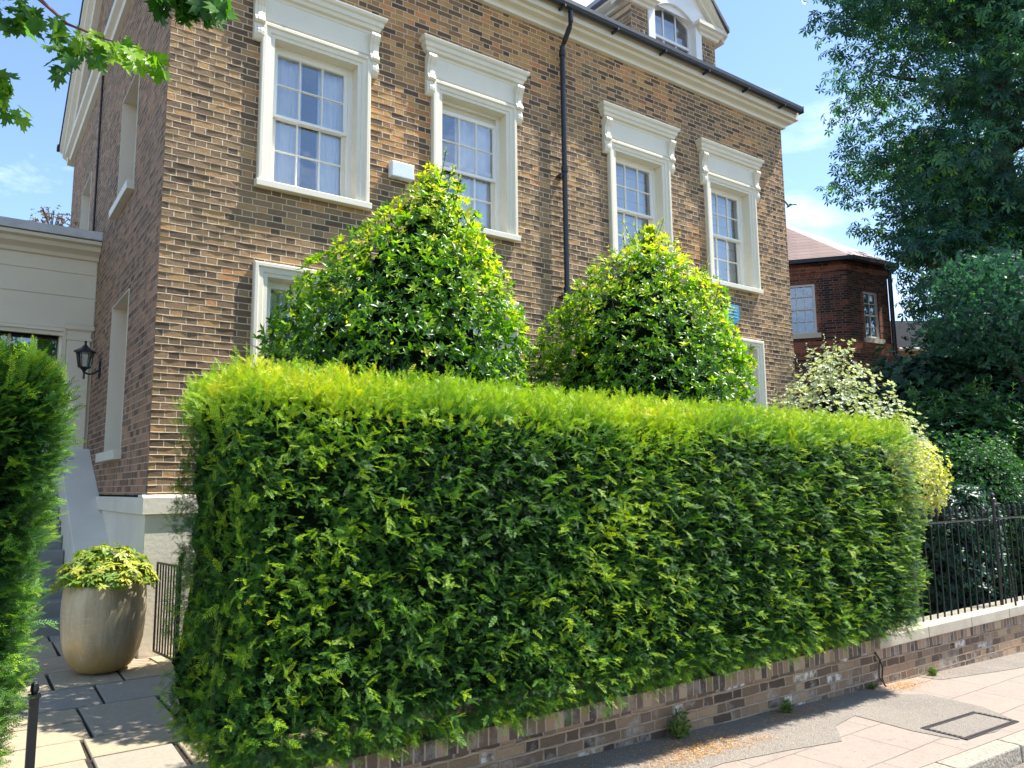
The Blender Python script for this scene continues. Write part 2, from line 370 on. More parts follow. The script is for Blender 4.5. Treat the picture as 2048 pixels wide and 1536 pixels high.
def slate_mat(name, ca, cb, sx=.25, sy=.2, axis=0):
    t = NT(name); o = t.obj(); p = t.xyz(o); b = t.n('ShaderNodeTexBrick'); t.set(b.inputs['Vector'], t.comb(t.M('ADD', p[axis], t.M('MULTIPLY', p[1 - axis], .35)), p[2], 0))
    b.inputs['Scale'].default_value = 1; b.inputs['Brick Width'].default_value = sx; b.inputs['Row Height'].default_value = sy; b.inputs['Mortar Size'].default_value = .006
    b.inputs['Color1'].default_value = (*ca, 1); b.inputs['Color2'].default_value = (*cb, 1); b.inputs['Mortar'].default_value = (*[x * .4 for x in ca], 1); b.inputs['Bias'].default_value = 0
    t.base(t.mix(t.map(t.noise(o, 3, 5), .3, .7, 0, .4), b.outputs[0], [x * .6 for x in cb])); t.rough(.6); t.bump(b.outputs['Fac'], -.01); return t.m
m_slate = slate_mat('slate', (.055, .06, .075), (.09, .085, .10)); m_oslate = simple('old_slate', (.03, .031, .037), .9, var=.2, spec=.05)
m_slate_side = slate_mat('slate_side', (.05, .05, .062), (.08, .075, .09), axis=1)
m_tile = slate_mat('plum_tile', (.26, .15, .13), (.36, .22, .19), .22, .13)
# foliage
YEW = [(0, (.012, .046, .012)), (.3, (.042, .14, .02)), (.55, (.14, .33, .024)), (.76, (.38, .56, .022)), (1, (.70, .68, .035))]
m_yew = leaf_mat('yew_needles', YEW, .5, .30, .35)
m_bay = leaf_mat('glossy_leaves', [(0, (.010, .036, .010)), (.35, (.035, .11, .015)), (.6, (.12, .28, .018)), (.85, (.36, .54, .02)), (1, (.60, .60, .03))], .34, .45, .45, (1.3, 1.4, .35))
m_chest = leaf_mat('chestnut_leaves', [(0, (.020, .072, .054)), (.5, (.050, .150, .100)), (.85, (.10, .26, .10)), (1, (.26, .46, .06))], .40, .40, .45, (1.0, 1.3, .6))
m_dark = leaf_mat('dark_leaves', [(0, (.012, .042, .028)), (.5, (.032, .10, .058)), (1, (.09, .22, .07))], .42, .25, .4)
m_mid = leaf_mat('small_leaves', [(0, (.02, .07, .026)), (.5, (.055, .17, .045)), (1, (.15, .32, .06))], .45, .3, .4)
m_gold = leaf_mat('golden_leaves', [(0, (.12, .16, .03)), (.4, (.55, .55, .10)), (1, (.85, .80, .42))], .5, .35, .4)
m_pitto = leaf_mat('variegated_leaves', [(0, (.18, .22, .13)), (.45, (.48, .52, .36)), (1, (.80, .82, .64))], .4, .3, .45)
m_maple = leaf_mat('maple_leaves', [(0, (.025, .085, .02)), (.5, (.08, .23, .02)), (1, (.30, .50, .02))], .36, .55, .45)
m_rhodo = leaf_mat('rhododendron_leaves', [(0, (.05, .12, .03)), (.45, (.20, .33, .04)), (1, (.55, .52, .08))], .38, .3, .5)
m_red = leaf_mat('copper_leaves', [(0, (.10, .03, .03)), (1, (.22, .07, .05))], .5, .3)
m_straw = leaf_mat('orange_litter', [(0, (.24, .10, .03)), (.5, (.60, .28, .07)), (1, (.85, .52, .16))], .8, .1)
m_weed = leaf_mat('weed', [(0, (.05, .12, .02)), (1, (.22, .32, .06))], .6, .3)

# ================================================================== GROUND
def GZ(x): return -.08 - .03 * x
def PZ(y): return -.1 + .025 * (y - 4.1)
def paving_mat():
    t = NT('pink_paving'); o = t.obj(); p = t.xyz(o)
    ca, sa = cos(radians(3)), sin(radians(3))
    x = t.M('ADD', t.M('MULTIPLY', p[0], ca), t.M('MULTIPLY', p[1], sa)); y = t.M('SUBTRACT', t.M('MULTIPLY', p[1], ca), t.M('MULTIPLY', p[0], sa))
    wob = t.M('MULTIPLY', t.M('SUBTRACT', t.noise(o, 3, 3), .5), .03)
    b = t.n('ShaderNodeTexBrick'); t.set(b.inputs['Vector'], t.comb(t.M('ADD', x, wob), t.M('ADD', y, wob), 0)); b.offset = .42
    b.inputs['Scale'].default_value = 1; b.inputs['Brick Width'].default_value = .75; b.inputs['Row Height'].default_value = .45; b.inputs['Mortar Size'].default_value = .006; b.inputs['Mortar Smooth'].default_value = .3
    b.inputs['Color1'].default_value = (.30, .205, .158, 1); b.inputs['Color2'].default_value = (.255, .195, .158, 1); b.inputs['Mortar'].default_value = (.12, .095, .075, 1)
    st = t.noise(o, 1.6, 6, .65); gr = t.noise(o, 60, 4, .7)
    c = t.mix(t.map(st, .4, .68, 0, .55), b.outputs[0], (.24, .21, .18)); c = t.mix(t.map(gr, .3, .7, 0, .35), c, (.46, .40, .33))
    c = t.mix(t.map(t.noise(o, 23, 3), .62, .72, 0, .6), c, (.16, .14, .12)); c = t.mix(t.map(t.noise(o, 4.5, 5, .7), .5, .75, 0, .5), c, (.20, .165, .14))
    t.base(c); t.rough(.85); t.bump(t.M('SUBTRACT', t.M('ADD', t.M('MULTIPLY', gr, .35), t.M('MULTIPLY', st, .8)), b.outputs['Fac']), .006); return t.m
def asphalt_mat(name, c0, c1):
    t = NT(name); o = t.obj(); v = t.n('ShaderNodeTexVoronoi'); t.set(v.inputs['Vector'], o); v.inputs['Scale'].default_value = 110
    g = t.noise(o, 70, 4, .7); c = t.mix(t.map(t.noise(o, 1.3, 6, .65), .35, .65), c0, c1); c = t.mix(t.M('MULTIPLY', t.map(t.xyz(v.outputs['Color'])[0], .6, 1), .45), c, (.42, .39, .34))
    t.base(c); t.rough(.9); t.bump(t.M('ADD', g, v.outputs['Distance']), .006); return t.m
m_pave = paving_mat(); m_asph = asphalt_mat('grey_asphalt', (.20, .172, .142), (.25, .212, .172)); m_road = asphalt_mat('road_asphalt', (.13, .10, .08), (.19, .15, .125))
def sheet(name, pts, zf, mat, dz=0):
    mb = MB(); mb.add([(x, y, zf(x) + dz) for x, y in pts], [tuple(range(len(pts)))]); return mb.build(name, mat)
xs = [-30, 60]
tag(sheet('ground', [(-400, -300), (500, -300), (500, 700), (-400, 700)], lambda x: -3.2, m_soil), kind='structure')
tag(sheet('pavement', [(-30, 2.775), (60, 2.775), (60, 4.30), (-30, 4.30)], GZ, m_pave), kind='structure')
tag(sheet('road', [(-30, -8), (60, -8), (60, 2.60), (-30, 2.60)], lambda x: GZ(x) - .11, m_road), kind='structure')
pat = [(-3, 4.2), (-3, 3.2), (1.8, 3.32), (3.2, 3.45), (4.2, 3.53), (4.78, 3.46), (5.3, 3.37), (5.62, 3.62), (6.02, 3.70), (5.99, 3.22), (6.05, 2.93), (6.5, 2.86), (6.98, 2.92), (7.21, 3.26), (7.24, 3.74), (6.97, 3.9), (6.98, 4.2)]
pk = tag(sheet('patch_and_shade', pat, GZ, m_asph, .004), kind='structure')
shade_patch = tag(sheet('patch_and_shade', [(7.9, 4.2), (7.95, 3.96), (9.2, 3.78), (14, 3.6), (14, 4.2)], GZ, m_asph, .004), kind='structure')  # grey sheet standing in for tree shade on the pavement
# kerb: individual long granite stones in one run
def kerb_mat():
    t = NT('kerb_granite'); o = t.obj(); c = t.mix(t.map(t.noise(o, 40, 5, .8), .35, .65), (.22, .19, .15), (.44, .38, .29)); t.base(c); t.rough(.85); t.bump(t.noise(o, 35, 4), .012); return t.m
mb = MB()
for i in range(-20, 50):
    x0 = i * .9 + .006; x1 = x0 + .888
    mb.add([(x0, 2.60, GZ(x0) - .3), (x1, 2.60, GZ(x1) - .3), (x1, 2.77, GZ(x1) - .3), (x0, 2.77, GZ(x0) - .3), (x0, 2.61, GZ(x0) + .004), (x1, 2.61, GZ(x1) + .004), (x1, 2.77, GZ(x1) + .006), (x0, 2.77, GZ(x0) + .006)],
           [(0, 3, 2, 1), (4, 5, 6, 7), (0, 1, 5, 4), (1, 2, 6, 5), (2, 3, 7, 6), (3, 0, 4, 7)])
tag(mb.build('kerb', kerb_mat(), bevel=.012), kind='structure')
tag(sheet('garden_soil', [(1.9, 4.4), (60, 4.4), (60, 60), (1.9, 60)], lambda x: -.12, m_soil), kind='structure')
tag(sheet('garden_soil', [(-30, 4.4), (1.9, 4.4), (1.9, 60), (-30, 60)], lambda x: -.18, m_soil), kind='structure')
# flagstone path, every stone its own slab in one paved sheet
def flag_mat():
    t = NT('york_stone'); o = t.obj(); a = t.n('ShaderNodeAttribute', attribute_name='tint'); c = t.ramp(a.outputs['Fac'], [(0, (.185, .175, .16)), (.3, (.28, .255, .21)), (.55, (.36, .295, .185)), (.8, (.39, .305, .19)), (1, (.40, .285, .195))])
    n1 = t.noise(o, 2.6, 6, .7, .6); n2 = t.noise(o, 30, 4, .7)
    c = t.mix(t.map(n1, .4, .7, 0, .4), c, (.22, .20, .17)); c = t.mix(t.map(n2, .35, .7, 0, .25), c, (.55, .47, .34)); t.base(c); t.rough(.8)
    t.bump(t.M('ADD', t.M('MULTIPLY', n1, .8), t.M('MULTIPLY', n2, .2)), .012); return t.m
rows = [(3.98, 4.55, [(-.4, .35, .6), (.37, .95, .35), (.97, 1.9, .7)]), (4.57, 5.22, [(-.4, .2, .6), (.22, .82, .8), (.84, 1.45, .5), (1.47, 2.2, .3)]),
        (5.24, 5.69, [(-.4, .78, .45), (.82, 1.28, .35), (1.33, 2.2, .6)]), (5.72, 6.10, [(-.4, .20, .7), (.22, .79, .82), (.82, 2.2, .62)]),
        (6.13, 6.54, [(-.4, .32, .6), (.35, .86, .62)]), (6.58, 6.90, [(-.4, .30, .75), (.33, .86, .6)]), (6.13, 6.90, [(.89, 1.42, .42), (1.46, 2.3, .7)]),
        (6.93, 7.53, [(-.4, .25, .6), (.28, 1.05, .18), (1.08, 2.0, .3)]), (7.57, 8.17, [(-.4, .76, .8), (.79, 1.29, .55), (1.32, 2.2, .72)]),
        (8.20, 8.85, [(-.4, .40, .6), (.43, 1.1, .95), (1.13, 1.55, 1)]), (8.88, 9.62, [(-.4, .3, .5), (.33, .93, .62), (.96, 1.55, .55)]), (9.65, 10.2, [(-.4, .45, .3), (.48, .92, .8), (.95, 1.55, .25)])]
rows[9] = (8.20, 8.32, [(-.4, .40, .6), (.43, 1.1, .95), (1.13, 2.3, 1)]); rows.insert(10, (8.34, 8.85, [(-.4, .40, .6), (.43, 1.1, .95), (1.13, 1.52, 1)]))
V = []; F = []; T = []
for y0, y1, ss in rows:
    for x0, x1, tn in ss:
        k = len(V); j = [rng.uniform(-.006, .006) for _ in range(8)]; g = -.003
        P = [(x0 + g + j[0], y0 + g + j[1]), (x1 - g + j[2], y0 + g + j[3]), (x1 - g + j[4], y1 - g + j[5]), (x0 + g + j[6], y1 - g + j[7])]
        V += [(x, y, PZ(y) - .06) for x, y in P] + [(x, y, PZ(y) - .004) for x, y in P]
        cx, cy = (x0 + x1) / 2, (y0 + y1) / 2; e = .006
        V += [(x + (e if x < cx else -e), y + (e if y < cy else -e), PZ(y) + .002) for x, y in P]; T += [tn] * 12
        for a in (0, 4): F += [(k + a + i, k + a + (i + 1) % 4, k + a + 4 + (i + 1) % 4, k + a + 4 + i) for i in range(4)]
        F.append((k + 8, k + 9, k + 10, k + 11))
me = bpy.data.meshes.new('path'); me.from_pydata(V, [], F); me.update(); at = me.attributes.new('tint', 'FLOAT', 'POINT'); at.data.foreach_set('value', T)
tag(link('path', me, flag_mat()), kind='structure')
tag(sheet('path_bed', [(-.4, 4.0), (2.3, 4.0), (2.3, 8.34), (1.55, 8.34), (1.55, 10.3), (-.4, 10.3)], lambda x: -.125, m_soil), kind='structure')
bpy.data.objects['path_bed'].data.vertices.foreach_set('co', [c for x, y in [(-.4, 4.0), (2.3, 4.0), (2.3, 8.34), (1.55, 8.34), (1.55, 10.3), (-.4, 10.3)] for c in (x, y, PZ(y) - .02)])

# ================================================================== HOUSE
HX0, HX1, HY, HB = 1.55, 12.38, 8.35, 17.4
H = thing('brick_house', 'tall brown brick semi with cream window surrounds behind the big hedge', 'house')
WC = [3.18, 5.41, 8.52, 10.75]
up = [(c - .56, c + .56, 4.98, 6.84) for c in WC]; lo = [(c - .56, c + .56, 2.20, 3.98) for c in WC]
mb = MB(); wall_holes(mb, 1, HX0 + .002, HX1, 1.55, 8.62, up + lo, HY, HY + .3); mb.build('front_wall', m_brick, H)
def pointing(name, u0, u1, holes, P, seed, step=.085, proud=.0068, parent=None, z0=1.575, z1=8.3, mat=None):
    """raised ribbons of old mortar in the bed joints"""
    r = np.random.default_rng(seed); V = []; F = []
    for k in range(int(round(z0 / .075)), int(z1 / .075) + 1):
        z = k * .075; n = int((u1 - u0) / step); us = np.linspace(u0, u1, n + 1); zz = z + r.normal(size=n + 1) * .0016; pr = np.clip(proud * (.8 + .45 * r.normal(size=n + 1)), .001, .013); hh = .0044 + r.uniform(-.001, .0014, n + 1)
        last = None
        for i in range(n + 1):
            if any(h[0] - .02 < us[i] < h[1] + .02 and h[2] < z < h[3] for h in holes) or (r.uniform() < .02): last = None; continue
            b = len(V); V += [P(us[i], -.002, zz[i] + hh[i]), P(us[i], pr[i], zz[i] + hh[i] * .55), P(us[i], pr[i] * .8, zz[i] - hh[i] * .6), P(us[i], -.002, zz[i] - hh[i])]
            if last is not None: F += [(last + j, b + j, b + j + 1, last + j + 1) for j in range(3)]
            last = b
    me = bpy.data.meshes.new(name); me.from_pydata(V, [], F); me.update(); return link(name, me, mat, parent)
m_mortar = simple('lime_mortar', (.74, .59, .40), .9, var=.22, scale=6, bump=.002)
pointing('mortar_pointing', HX0 + .004, HX1 - .004, up + lo, lambda u, p, z: (u, HY - p, z), 300, parent=H, mat=m_mortar)
sh = [(9.98, 11.20, 2.06, 4.0), (10.1, 11.32, 5.36, 6.93), (14.35, 15.6, 5.36, 7.0)]
mb = MB(); wall_holes(mb, 0, HY + .001, HB, 1.55, 8.62, sh, HX0, HX0 + .3)
RY = (HY + HB) / 2; RZ = 8.62 + .58 * (RY - HY)
mb.add([(HX0, HY, 8.62), (HX0, HB, 8.62), (HX0, RY, RZ), (HX0 + .3, HY, 8.62), (HX0 + .3, HB, 8.62), (HX0 + .3, RY, RZ)], [(0, 1, 2), (5, 4, 3)])
mb.build('side_wall', m_brick_side, H)
pointing('mortar_pointing', HY + .004, HB, sh, lambda u, p, z: (HX0 - p, u, z), 301, parent=H, mat=simple('side_mortar', (.46, .38, .29), .9, var=.2, bump=0), proud=.005)
mb = MB(); mb.box(HX0 + .3, HX1 - .3, HB - .3, HB, -.2, 8.62); mb.box(HX1 - .3, HX1, HY + .3, HB, -.2, 8.62)
mb.add([(HX1, HY + .3, 8.62), (HX1, HB, 8.62), (HX1, RY, RZ), (HX1 - .3, HY + .3, 8.62), (HX1 - .3, HB, 8.62), (HX1 - .3, RY, RZ)], [(0, 1, 2), (5, 4, 3), (0, 2, 5, 3), (2, 1, 4, 5)])
mb.build('rear_wall', m_brick_side, H)
mb = MB()      # rendered basement storey with a projecting band on top
mb.box(HX0 - .01, HX1, HY - .012, HY + .4, -.3, 1.36); mb.box(HX0 - .012, HX0 + .3, HY + .4, HB, -.3, 1.36)
mb.box(HX0 - .045, HX1 + .03, HY - .05, HY + .28, 1.362, 1.53); mb.box(HX0 - .045, HX0 + .28, HY + .28, HB, 1.362, 1.53)
mb.prism([(HY - .05, 1.53), (HY + .0, 1.556), (HY + .2, 1.556), (HY + .2, 1.53)], 0, HX0 - .045, HX1 + .03)
mb.build('plinth', m_stucco, H, bevel=.006)

def sash(mb, c, hw, z0, z1, y, rows=2, cols=3, top=.045, bot=.045):
    mb.rect([(c - hw, c + hw, z0, z1, y), (c - hw + .0, c + hw, z0, z1, y - .035), (c - hw + .038, c + hw - .038, z0 + bot, z1 - top, y - .035), (c - hw + .046, c + hw - .046, z0 + bot + .008, z1 - top - .008, y - .02), (c - hw + .046, c + hw - .046, z0 + bot + .008, z1 - top - .008, y)])
    xa, xb, za, zb = c - hw + .04, c + hw - .04, z0 + bot, z1 - top
    for i in range(1, cols):
        x = xa + (xb - xa) * i / cols; mb.prism([(x - .012, y - .006), (x - .005, y - .028), (x + .005, y - .028), (x + .012, y - .006)], 2, za, zb)
    for j in range(1, rows):
        z = za + (zb - za) * j / rows; mb.prism([(y - .0065, z - .012), (y - .0285, z - .005), (y - .0285, z + .005), (y - .0065, z + .012)], 0, xa, xb)
def curtain(x0, x1, z0, z1, y, amp=.022, wl=.085, seed=0):
    r = np.random.default_rng(seed); n = int((x1 - x0) / .009); V = []; F = []
    for j in range(7):
        z = z0 + (z1 - z0) * j / 6
        for i in range(n + 1):
            x = x0 + (x1 - x0) * i / n; ph = 2 * pi * x / wl + 1.3 * sin(x * 7.3 + seed) + .3 * sin(j * 1.1)
            V.append((x, y + amp * sin(ph) * (.7 + .3 * sin(x * 23 + seed)), z))
    for j in range(6):
        for i in range(n): k = j * (n + 1) + i; F.append((k, k + 1, k + n + 2, k + n + 1))
    me = bpy.data.meshes.new('curtain'); me.from_pydata(V, [], F); me.update(); me.polygons.foreach_set('use_smooth', [True] * len(F)); return me
def console_mesh(x0, x1, y0, ztop, zbot):
    h = ztop - zbot; pr = [(0, 0), (0, 1), (.125, 1), (.135, .93), (.118, .86), (.085, .74), (.072, .62), (.078, .52), (.098, .46), (.105, .40), (.088, .36), (.062, .345), (.070, .28), (.082, .2), (.078, .12), (.055, .04), (.03, 0)]
    mb = MB(); mb.prism([(y0 - p, zbot + q * h) for p, q in pr], 0, x0, x1)
    inner = [(p + .007, q) for p, q in pr[2:]]
    mb.prism([(y0 - .02, ztop - .03)] + [(y0 - p, zbot + .01 + q * (h - .02)) for p, q in inner] + [(y0 - .02, zbot + .02)], 0, x0 + .032, x1 - .032); return mb
def window(c, upper, blind, label, drop=0):
    z0, z1 = (5.02, 6.76) if upper else (2.24, 3.93); yw = HY; sd = int(c * 10) + (7 if upper else 0)
    ow, iw = .675, .515; mb = MB()
    mb.rect([(c - ow, c + ow, z0 - .02, z1 + .15, yw + .02), (c - ow, c + ow, z0 - .02, z1 + .15, yw - .062), (c - ow + .012, c + ow - .012, z0 - .02, z1 + .138, yw - .072), (c - ow + .045, c + ow - .045, z0 - .02, z1 + .105, yw - .072), (c - ow + .06, c + ow - .06, z0 - .02, z1 + .09, yw - .05), (c - ow + .105, c + ow - .105, z0 - .02, z1 + .045, yw - .045), (c - ow + .115, c + ow - .115, z0 - .02, z1 + .035, yw - .03), (c - iw, c + iw, z0 - .02, z1, yw - .026), (c - iw, c + iw, z0 - .02, z1, yw + .19), (c - .8 * iw, c + .8 * iw, z0, z1 - .1, yw + .19)])
    if upper:
        mb.box(c - ow + .002, c + ow - .002, yw - .04, yw + .01, z1 + .152, 7.215)
        moulding(mb, c - ow + .01, c + ow - .01, yw - .01, [(.035, z1 + .153), (.055, z1 + .16), (.06, z1 + .175), (.04, z1 + .185), (.035, z1 + .2)])
    w = mb.build('window', m_cream, H); w['label'] = label
    mb = MB(); mb.prism([(yw - .10, z0 - .085), (yw - .10, z0 - .012), (yw - .07, z0 + .0), (yw + .12, z0 + .03), (yw + .12, z0 - .085)], 0, c - ow - .02, c + ow + .02); mb.build('sill', m_cream, w, bevel=.006)
    if upper:
        mb = MB(); moulding(mb, c - ow - .015, c + ow + .015, yw + .01, [(.03, 7.205), (.055, 7.215), (.062, 7.245), (.095, 7.262), (.105, 7.30), (.125, 7.315), (.13, 7.365), (.155, 7.385), (.165, 7.42), (.165, 7.43), (.02, 7.445)]); mb.build('hood', m_cream, w)
        for s in (-1, 1):
            x0 = c + s * (ow + .005) if s > 0 else c - ow - .005 - .12
            console_mesh(x0 - (.03 if s > 0 else -.03), x0 + .12 - (.03 if s > 0 else -.03), yw, 7.21, 6.66).build('console', m_cream, w, bevel=.006)
    yl = yw + .185; zm = (z0 + z1) / 2 + .03
    mb = MB(); mb.rect([(c - iw - .0, c + iw, z0, z1, yl + .09), (c - iw, c + iw, z0, z1, yl - .05), (c - .462, c + .462, z0 + .05, z1 - .03, yl - .05), (c - .462, c + .462, z0 + .05, z1 - .03, yl + .09)]); mb.build('window_frame', m_white, w)
    mb = MB(); sash(mb, c, .46, zm - .02 - drop, z1 - .03 - drop, yl - .002, bot=.034); mb.build('sash', m_white, w)
    mb = MB(); sash(mb, c, .46, z0 + .05, zm + .02, yl + .045, top=.034, bot=.06); mb.build('sash', m_white, w)
    mb = MB()
    for za, zb, yy in ((zm - drop, z1 - .05 - drop, yl - .008), (z0 + .08, zm, yl + .039)): mb.add([(c - .44, yy, za), (c + .44, yy, za), (c + .44, yy, zb), (c - .44, yy, zb)], [(0, 1, 2, 3)])
    mb.build('pane', m_glass, w)
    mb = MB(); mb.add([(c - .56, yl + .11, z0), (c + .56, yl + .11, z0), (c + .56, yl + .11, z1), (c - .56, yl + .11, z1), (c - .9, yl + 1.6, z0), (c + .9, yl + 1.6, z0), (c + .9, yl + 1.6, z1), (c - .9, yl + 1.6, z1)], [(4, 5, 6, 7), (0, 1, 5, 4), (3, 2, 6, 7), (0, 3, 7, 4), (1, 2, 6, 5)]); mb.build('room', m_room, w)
    if blind == 'curtains':
        gap = (-.09, .09) if c < 4 else (-.46, -.17)
        if gap[0] > -.4: link('curtain', curtain(c - .46, c + gap[0] + .02, z0, z1, yl + .095, amp=.028, seed=sd), m_curtain, w)
        link('curtain', curtain(c + gap[1] + .03, c + .46, z0, z1, yl + .095, amp=.028, seed=sd + 1), m_curtain, w)
    else:
        mb = MB(); n = 9; zz = [z0 + (z1 - z0) * i / n for i in range(n + 1)]; rings = []
        for z in zz[:-1]: rings += [(z, 0), (z + (z1 - z0) / n * .88, -.006), (z + (z1 - z0) / n * .97, .022)]
        rings.append((z1, 0))
        vs = []; fs = []
        for z, d in rings: vs += [(c - .47, yl + .13 + d, z), (c + .47, yl + .13 + d, z)]
        for i in range(len(rings) - 1): fs.append((2 * i, 2 * i + 1, 2 * i + 3, 2 * i + 2))
        mb.add(vs, fs); mb.build('blind', m_blind, w)
    return w
for c, b, l in zip(WC, ('curtains', 'curtains', 'blind', 'blind'), ('first floor sash window nearest the house corner, sheer curtains parted', 'first floor sash window left of the downpipe, top sash slipped down', 'first floor sash window right of the downpipe with pale blind', 'first floor sash window at the far right with pale blind')):
    window(c, True, b, l, .09 if abs(c - 5.41) < .01 else 0)
for c, b in zip(WC, ('curtains', 'blind', 'blind', 'blind')): window(c, False, b, 'ground floor sash window in a plain moulded surround')
# side recesses with rendered reveals and stone sills
for a, b, z0, z1 in sh:
    mb = MB(); mb.loops([[(x, y, z) for y, z in ((a + e, z0 + e), (b - e, z0 + e), (b - e, z1 - e), (a + e, z1 - e))] for x, e in ((HX0 + .001, 0), (HX0 - .008, .001), (HX0 - .008, .014), (HX0 + .26, .014))]); w = mb.build('side_window', m_cream, H)
    mb = MB(); mb.add([(HX0 + .245, a, z0), (HX0 + .245, b, z0), (HX0 + .245, b, z1), (HX0 + .245, a, z1)], [(0, 1, 2, 3)]); mb.build('recess_back', m_brick_side, w)
    mb = MB(); mb.box(HX0 - .09, HX0 + .2, a - .05, b + .08, z0 - .10, z0 + .012); mb.build('sill', m_cream, w, bevel=.006)
# cornice, gutter, roof
mb = MB(); moulding(mb, HX0 + .005, HX1 - .005, HY + .01, [(.02, 8.30), (.07, 8.31), (.08, 8.35), (.10, 8.37), (.17, 8.40), (.185, 8.43), (.185, 8.44), (.25, 8.45), (.25, 8.60), (.02, 8.615)]); mb.build('cornice', m_cream, H)
mb = MB()
prg = [(-.06, .07), (-.062, .0), (-.04, -.05), (0, -.07), (.04, -.05), (.06, 0), (.058, .07), (.048, .07), (.05, 0), (.0, -.055), (-.05, 0), (-.05, .07)]
mb.prism([(8.03 + a * .9, 8.60 + b * .85) for a, b in prg], 0, HX0 - .28, HX1 + .21); mb.box(HX1 + .2005, HX1 + .212, 7.97, 8.08, 8.54, 8.672)
for i in range(11):
    x = HX0 - .05 + i * 1.05; mb.box(x - .015, x + .015, 7.958, 8.11, 8.508, 8.545)
mb.build('gutter', m_gutter, H)
mb = MB(); mb.prism([(17.72 + a, 8.60 + b) for a, b in prg], 0, HX0 - .30, HX1 + .27); mb.build('gutter', m_gutter, H)
mb = MB(); s = .58
for x0, x1 in ((HX0 - .27, HX1 + .25),):
    mb.prism([(8.04, 8.64), (RY, 8.64 + s * (RY - 8.04) + .0), (17.71, 8.64), (17.71, 8.70), (RY, 8.72 + s * (RY - 8.04)), (8.04, 8.70)], 0, x0, x1)
mb.build('roof', m_slate, H)
# gable cornices on the side wall: horizontal and raking
mb = MB()
mb.prism([(HX0 + .01, 8.30), (HX0 - .07, 8.31), (HX0 - .09, 8.36), (HX0 - .16, 8.40), (HX0 - .165, 8.50), (HX0 + .01, 8.56)], 1, HY - .012, HB + .1)
mb.build('gable_cornice', m_cream, H)
for (ya, za, yb, zb) in ((8.06, 8.60, RY, 8.60 + s * (RY - 8.06)), (RY, 8.60 + s * (RY - 8.06), 17.69, 8.60)):
    mb = MB(); rings = []
    for y, z in ((ya, za), (yb, zb)): rings.append([(HX0 + .02, y, z - .34), (HX0 - .10, y, z - .33), (HX0 - .12, y, z - .24), (HX0 - .19, y, z - .19), (HX0 - .20, y, z - .12), (HX0 - .25, y, z - .08), (HX0 - .25, y, z + .03), (HX0 + .02, y, z + .03)])
    mb.loops(rings, True, True); mb.build('raking_cornice', m_cream, H)
# downpipe
mb = MB(); px = 6.90
mb.tube([(px, 8.03, 8.52), (px, 8.03, 8.36), (px, 8.06, 8.28), (px, 8.18, 8.12), (px, 8.235, 8.05), (px, 8.24, 7.95), (px, 8.24, 0)], .038, 12)
for z in (7.95, 6.15, 4.35, 2.5): mb.tube([(px, 8.24, z - .04), (px, 8.24, z + .05)], .049, 12)
for z in (6.05, 4.25): mb.box(px - .075, px + .02, 8.235, 8.36, z, z + .03)
mb.build('downpipe', m_black, H, smooth=False)
mb = MB(); mb.tube([(HX0 - .03, 13.45, 8.3), (HX0 - .03, 13.45, 5.45)], .018, 6); mb.build('cable', m_cable, H)
# wall boxes
mb = MB(); mb.box(4.13, 4.44, 8.24, 8.35, 5.42, 5.62); al = mb.build('alarm_box', m_whitebox, None, bevel=.012); tag(al, 'white alarm box on the brick between the two left upper windows', 'alarm box')
mb = MB(); mb.prism([(-.17, .16), (.17, .16), (.17, -.10), (.06, -.17), (-.06, -.17), (-.17, -.10)], 1, 8.25, 8.35); ab = mb.build('alarm_box', m_blue, None, bevel=.012); ab.location = (10.57, 0, 4.47)
tag(ab, 'blue alarm box on the brick near the far right ground floor window', 'alarm box')
mb = MB()
for i in range(4): mb.box(-.11 + .012 * 0, .11, 8.244, 8.2495, .10 - i * .055, .115 - i * .055)
mb.build('louvre', simple('pale_blue', (.25, .55, .72), .4, bump=0), ab)

# ---- dormer
DY = 8.47; D = MB()
mb = MB(); n = 14; xa, xb, zs = 9.13, 10.16, 9.66
arc = [(xb - (xb - xa) * i / n, zs + .22 * sin(pi * i / n) ** .85) for i in range(n + 1)]
outer = [(10.31, 8.6)] + [(10.31, 9.9)] * 1
# white front panel with arched opening, built as strips around the arch
def ringpts(y, out):
    if out: return [(10.312, y, 8.6)] + [(10.312 - (10.312 - 8.978) * i / n, y, 10.0) for i in range(n + 1)] + [(8.978, y, 8.6)]
    return [(xb, y, 8.6)] + [(x, y, z) for x, z in arc] + [(xa, y, 8.6)]
A, B_, C_, D_ = ringpts(DY - .03, True), ringpts(DY - .03, False), ringpts(DY + .16, False), ringpts(DY + .16, True)
N = len(A); vs = A + B_ + C_ + D_; fs = []
for i in range(N - 1):
    for k in range(3): fs.append((k * N + i, k * N + i + 1, (k + 1) * N + i + 1, (k + 1) * N + i))
    fs.append((3 * N + i, 3 * N + i + 1, i + 1, i))
mb.add(vs, fs)
apx, apz = 9.645, 10.95
mb.add([(8.6, DY + .02, 9.76), (10.69, DY + .02, 9.76), (apx, DY + .02, apz - .1), (8.6, DY + .3, 9.76), (10.69, DY + .3, 9.76), (apx, DY + .3, apz - .1)], [(0, 1, 2), (5, 4, 3), (0, 2, 5, 3), (1, 4, 5, 2)])
dm = mb.build('dormer', m_white, H); dm['label'] = 'brick dormer with arched white window and pediment'
for q0, q1 in ((8.59, 8.98), (10.31, 10.70)):
    D = MB(); D.box(q0, q1, DY, DY + .5, 8.55, 9.58); D.build('brick_pier', m_brick, dm)
mb = MB()
for x0, x1, l, r in ((8.59, 8.985, 1, 1), (10.305, 10.70, 1, 1)):
    moulding(mb, x0, x1, DY + .02, [(.03, 9.545), (.06, 9.56), (.07, 9.60), (.11, 9.625), (.13, 9.66), (.17, 9.68), (.17, 9.75), (.02, 9.76)])
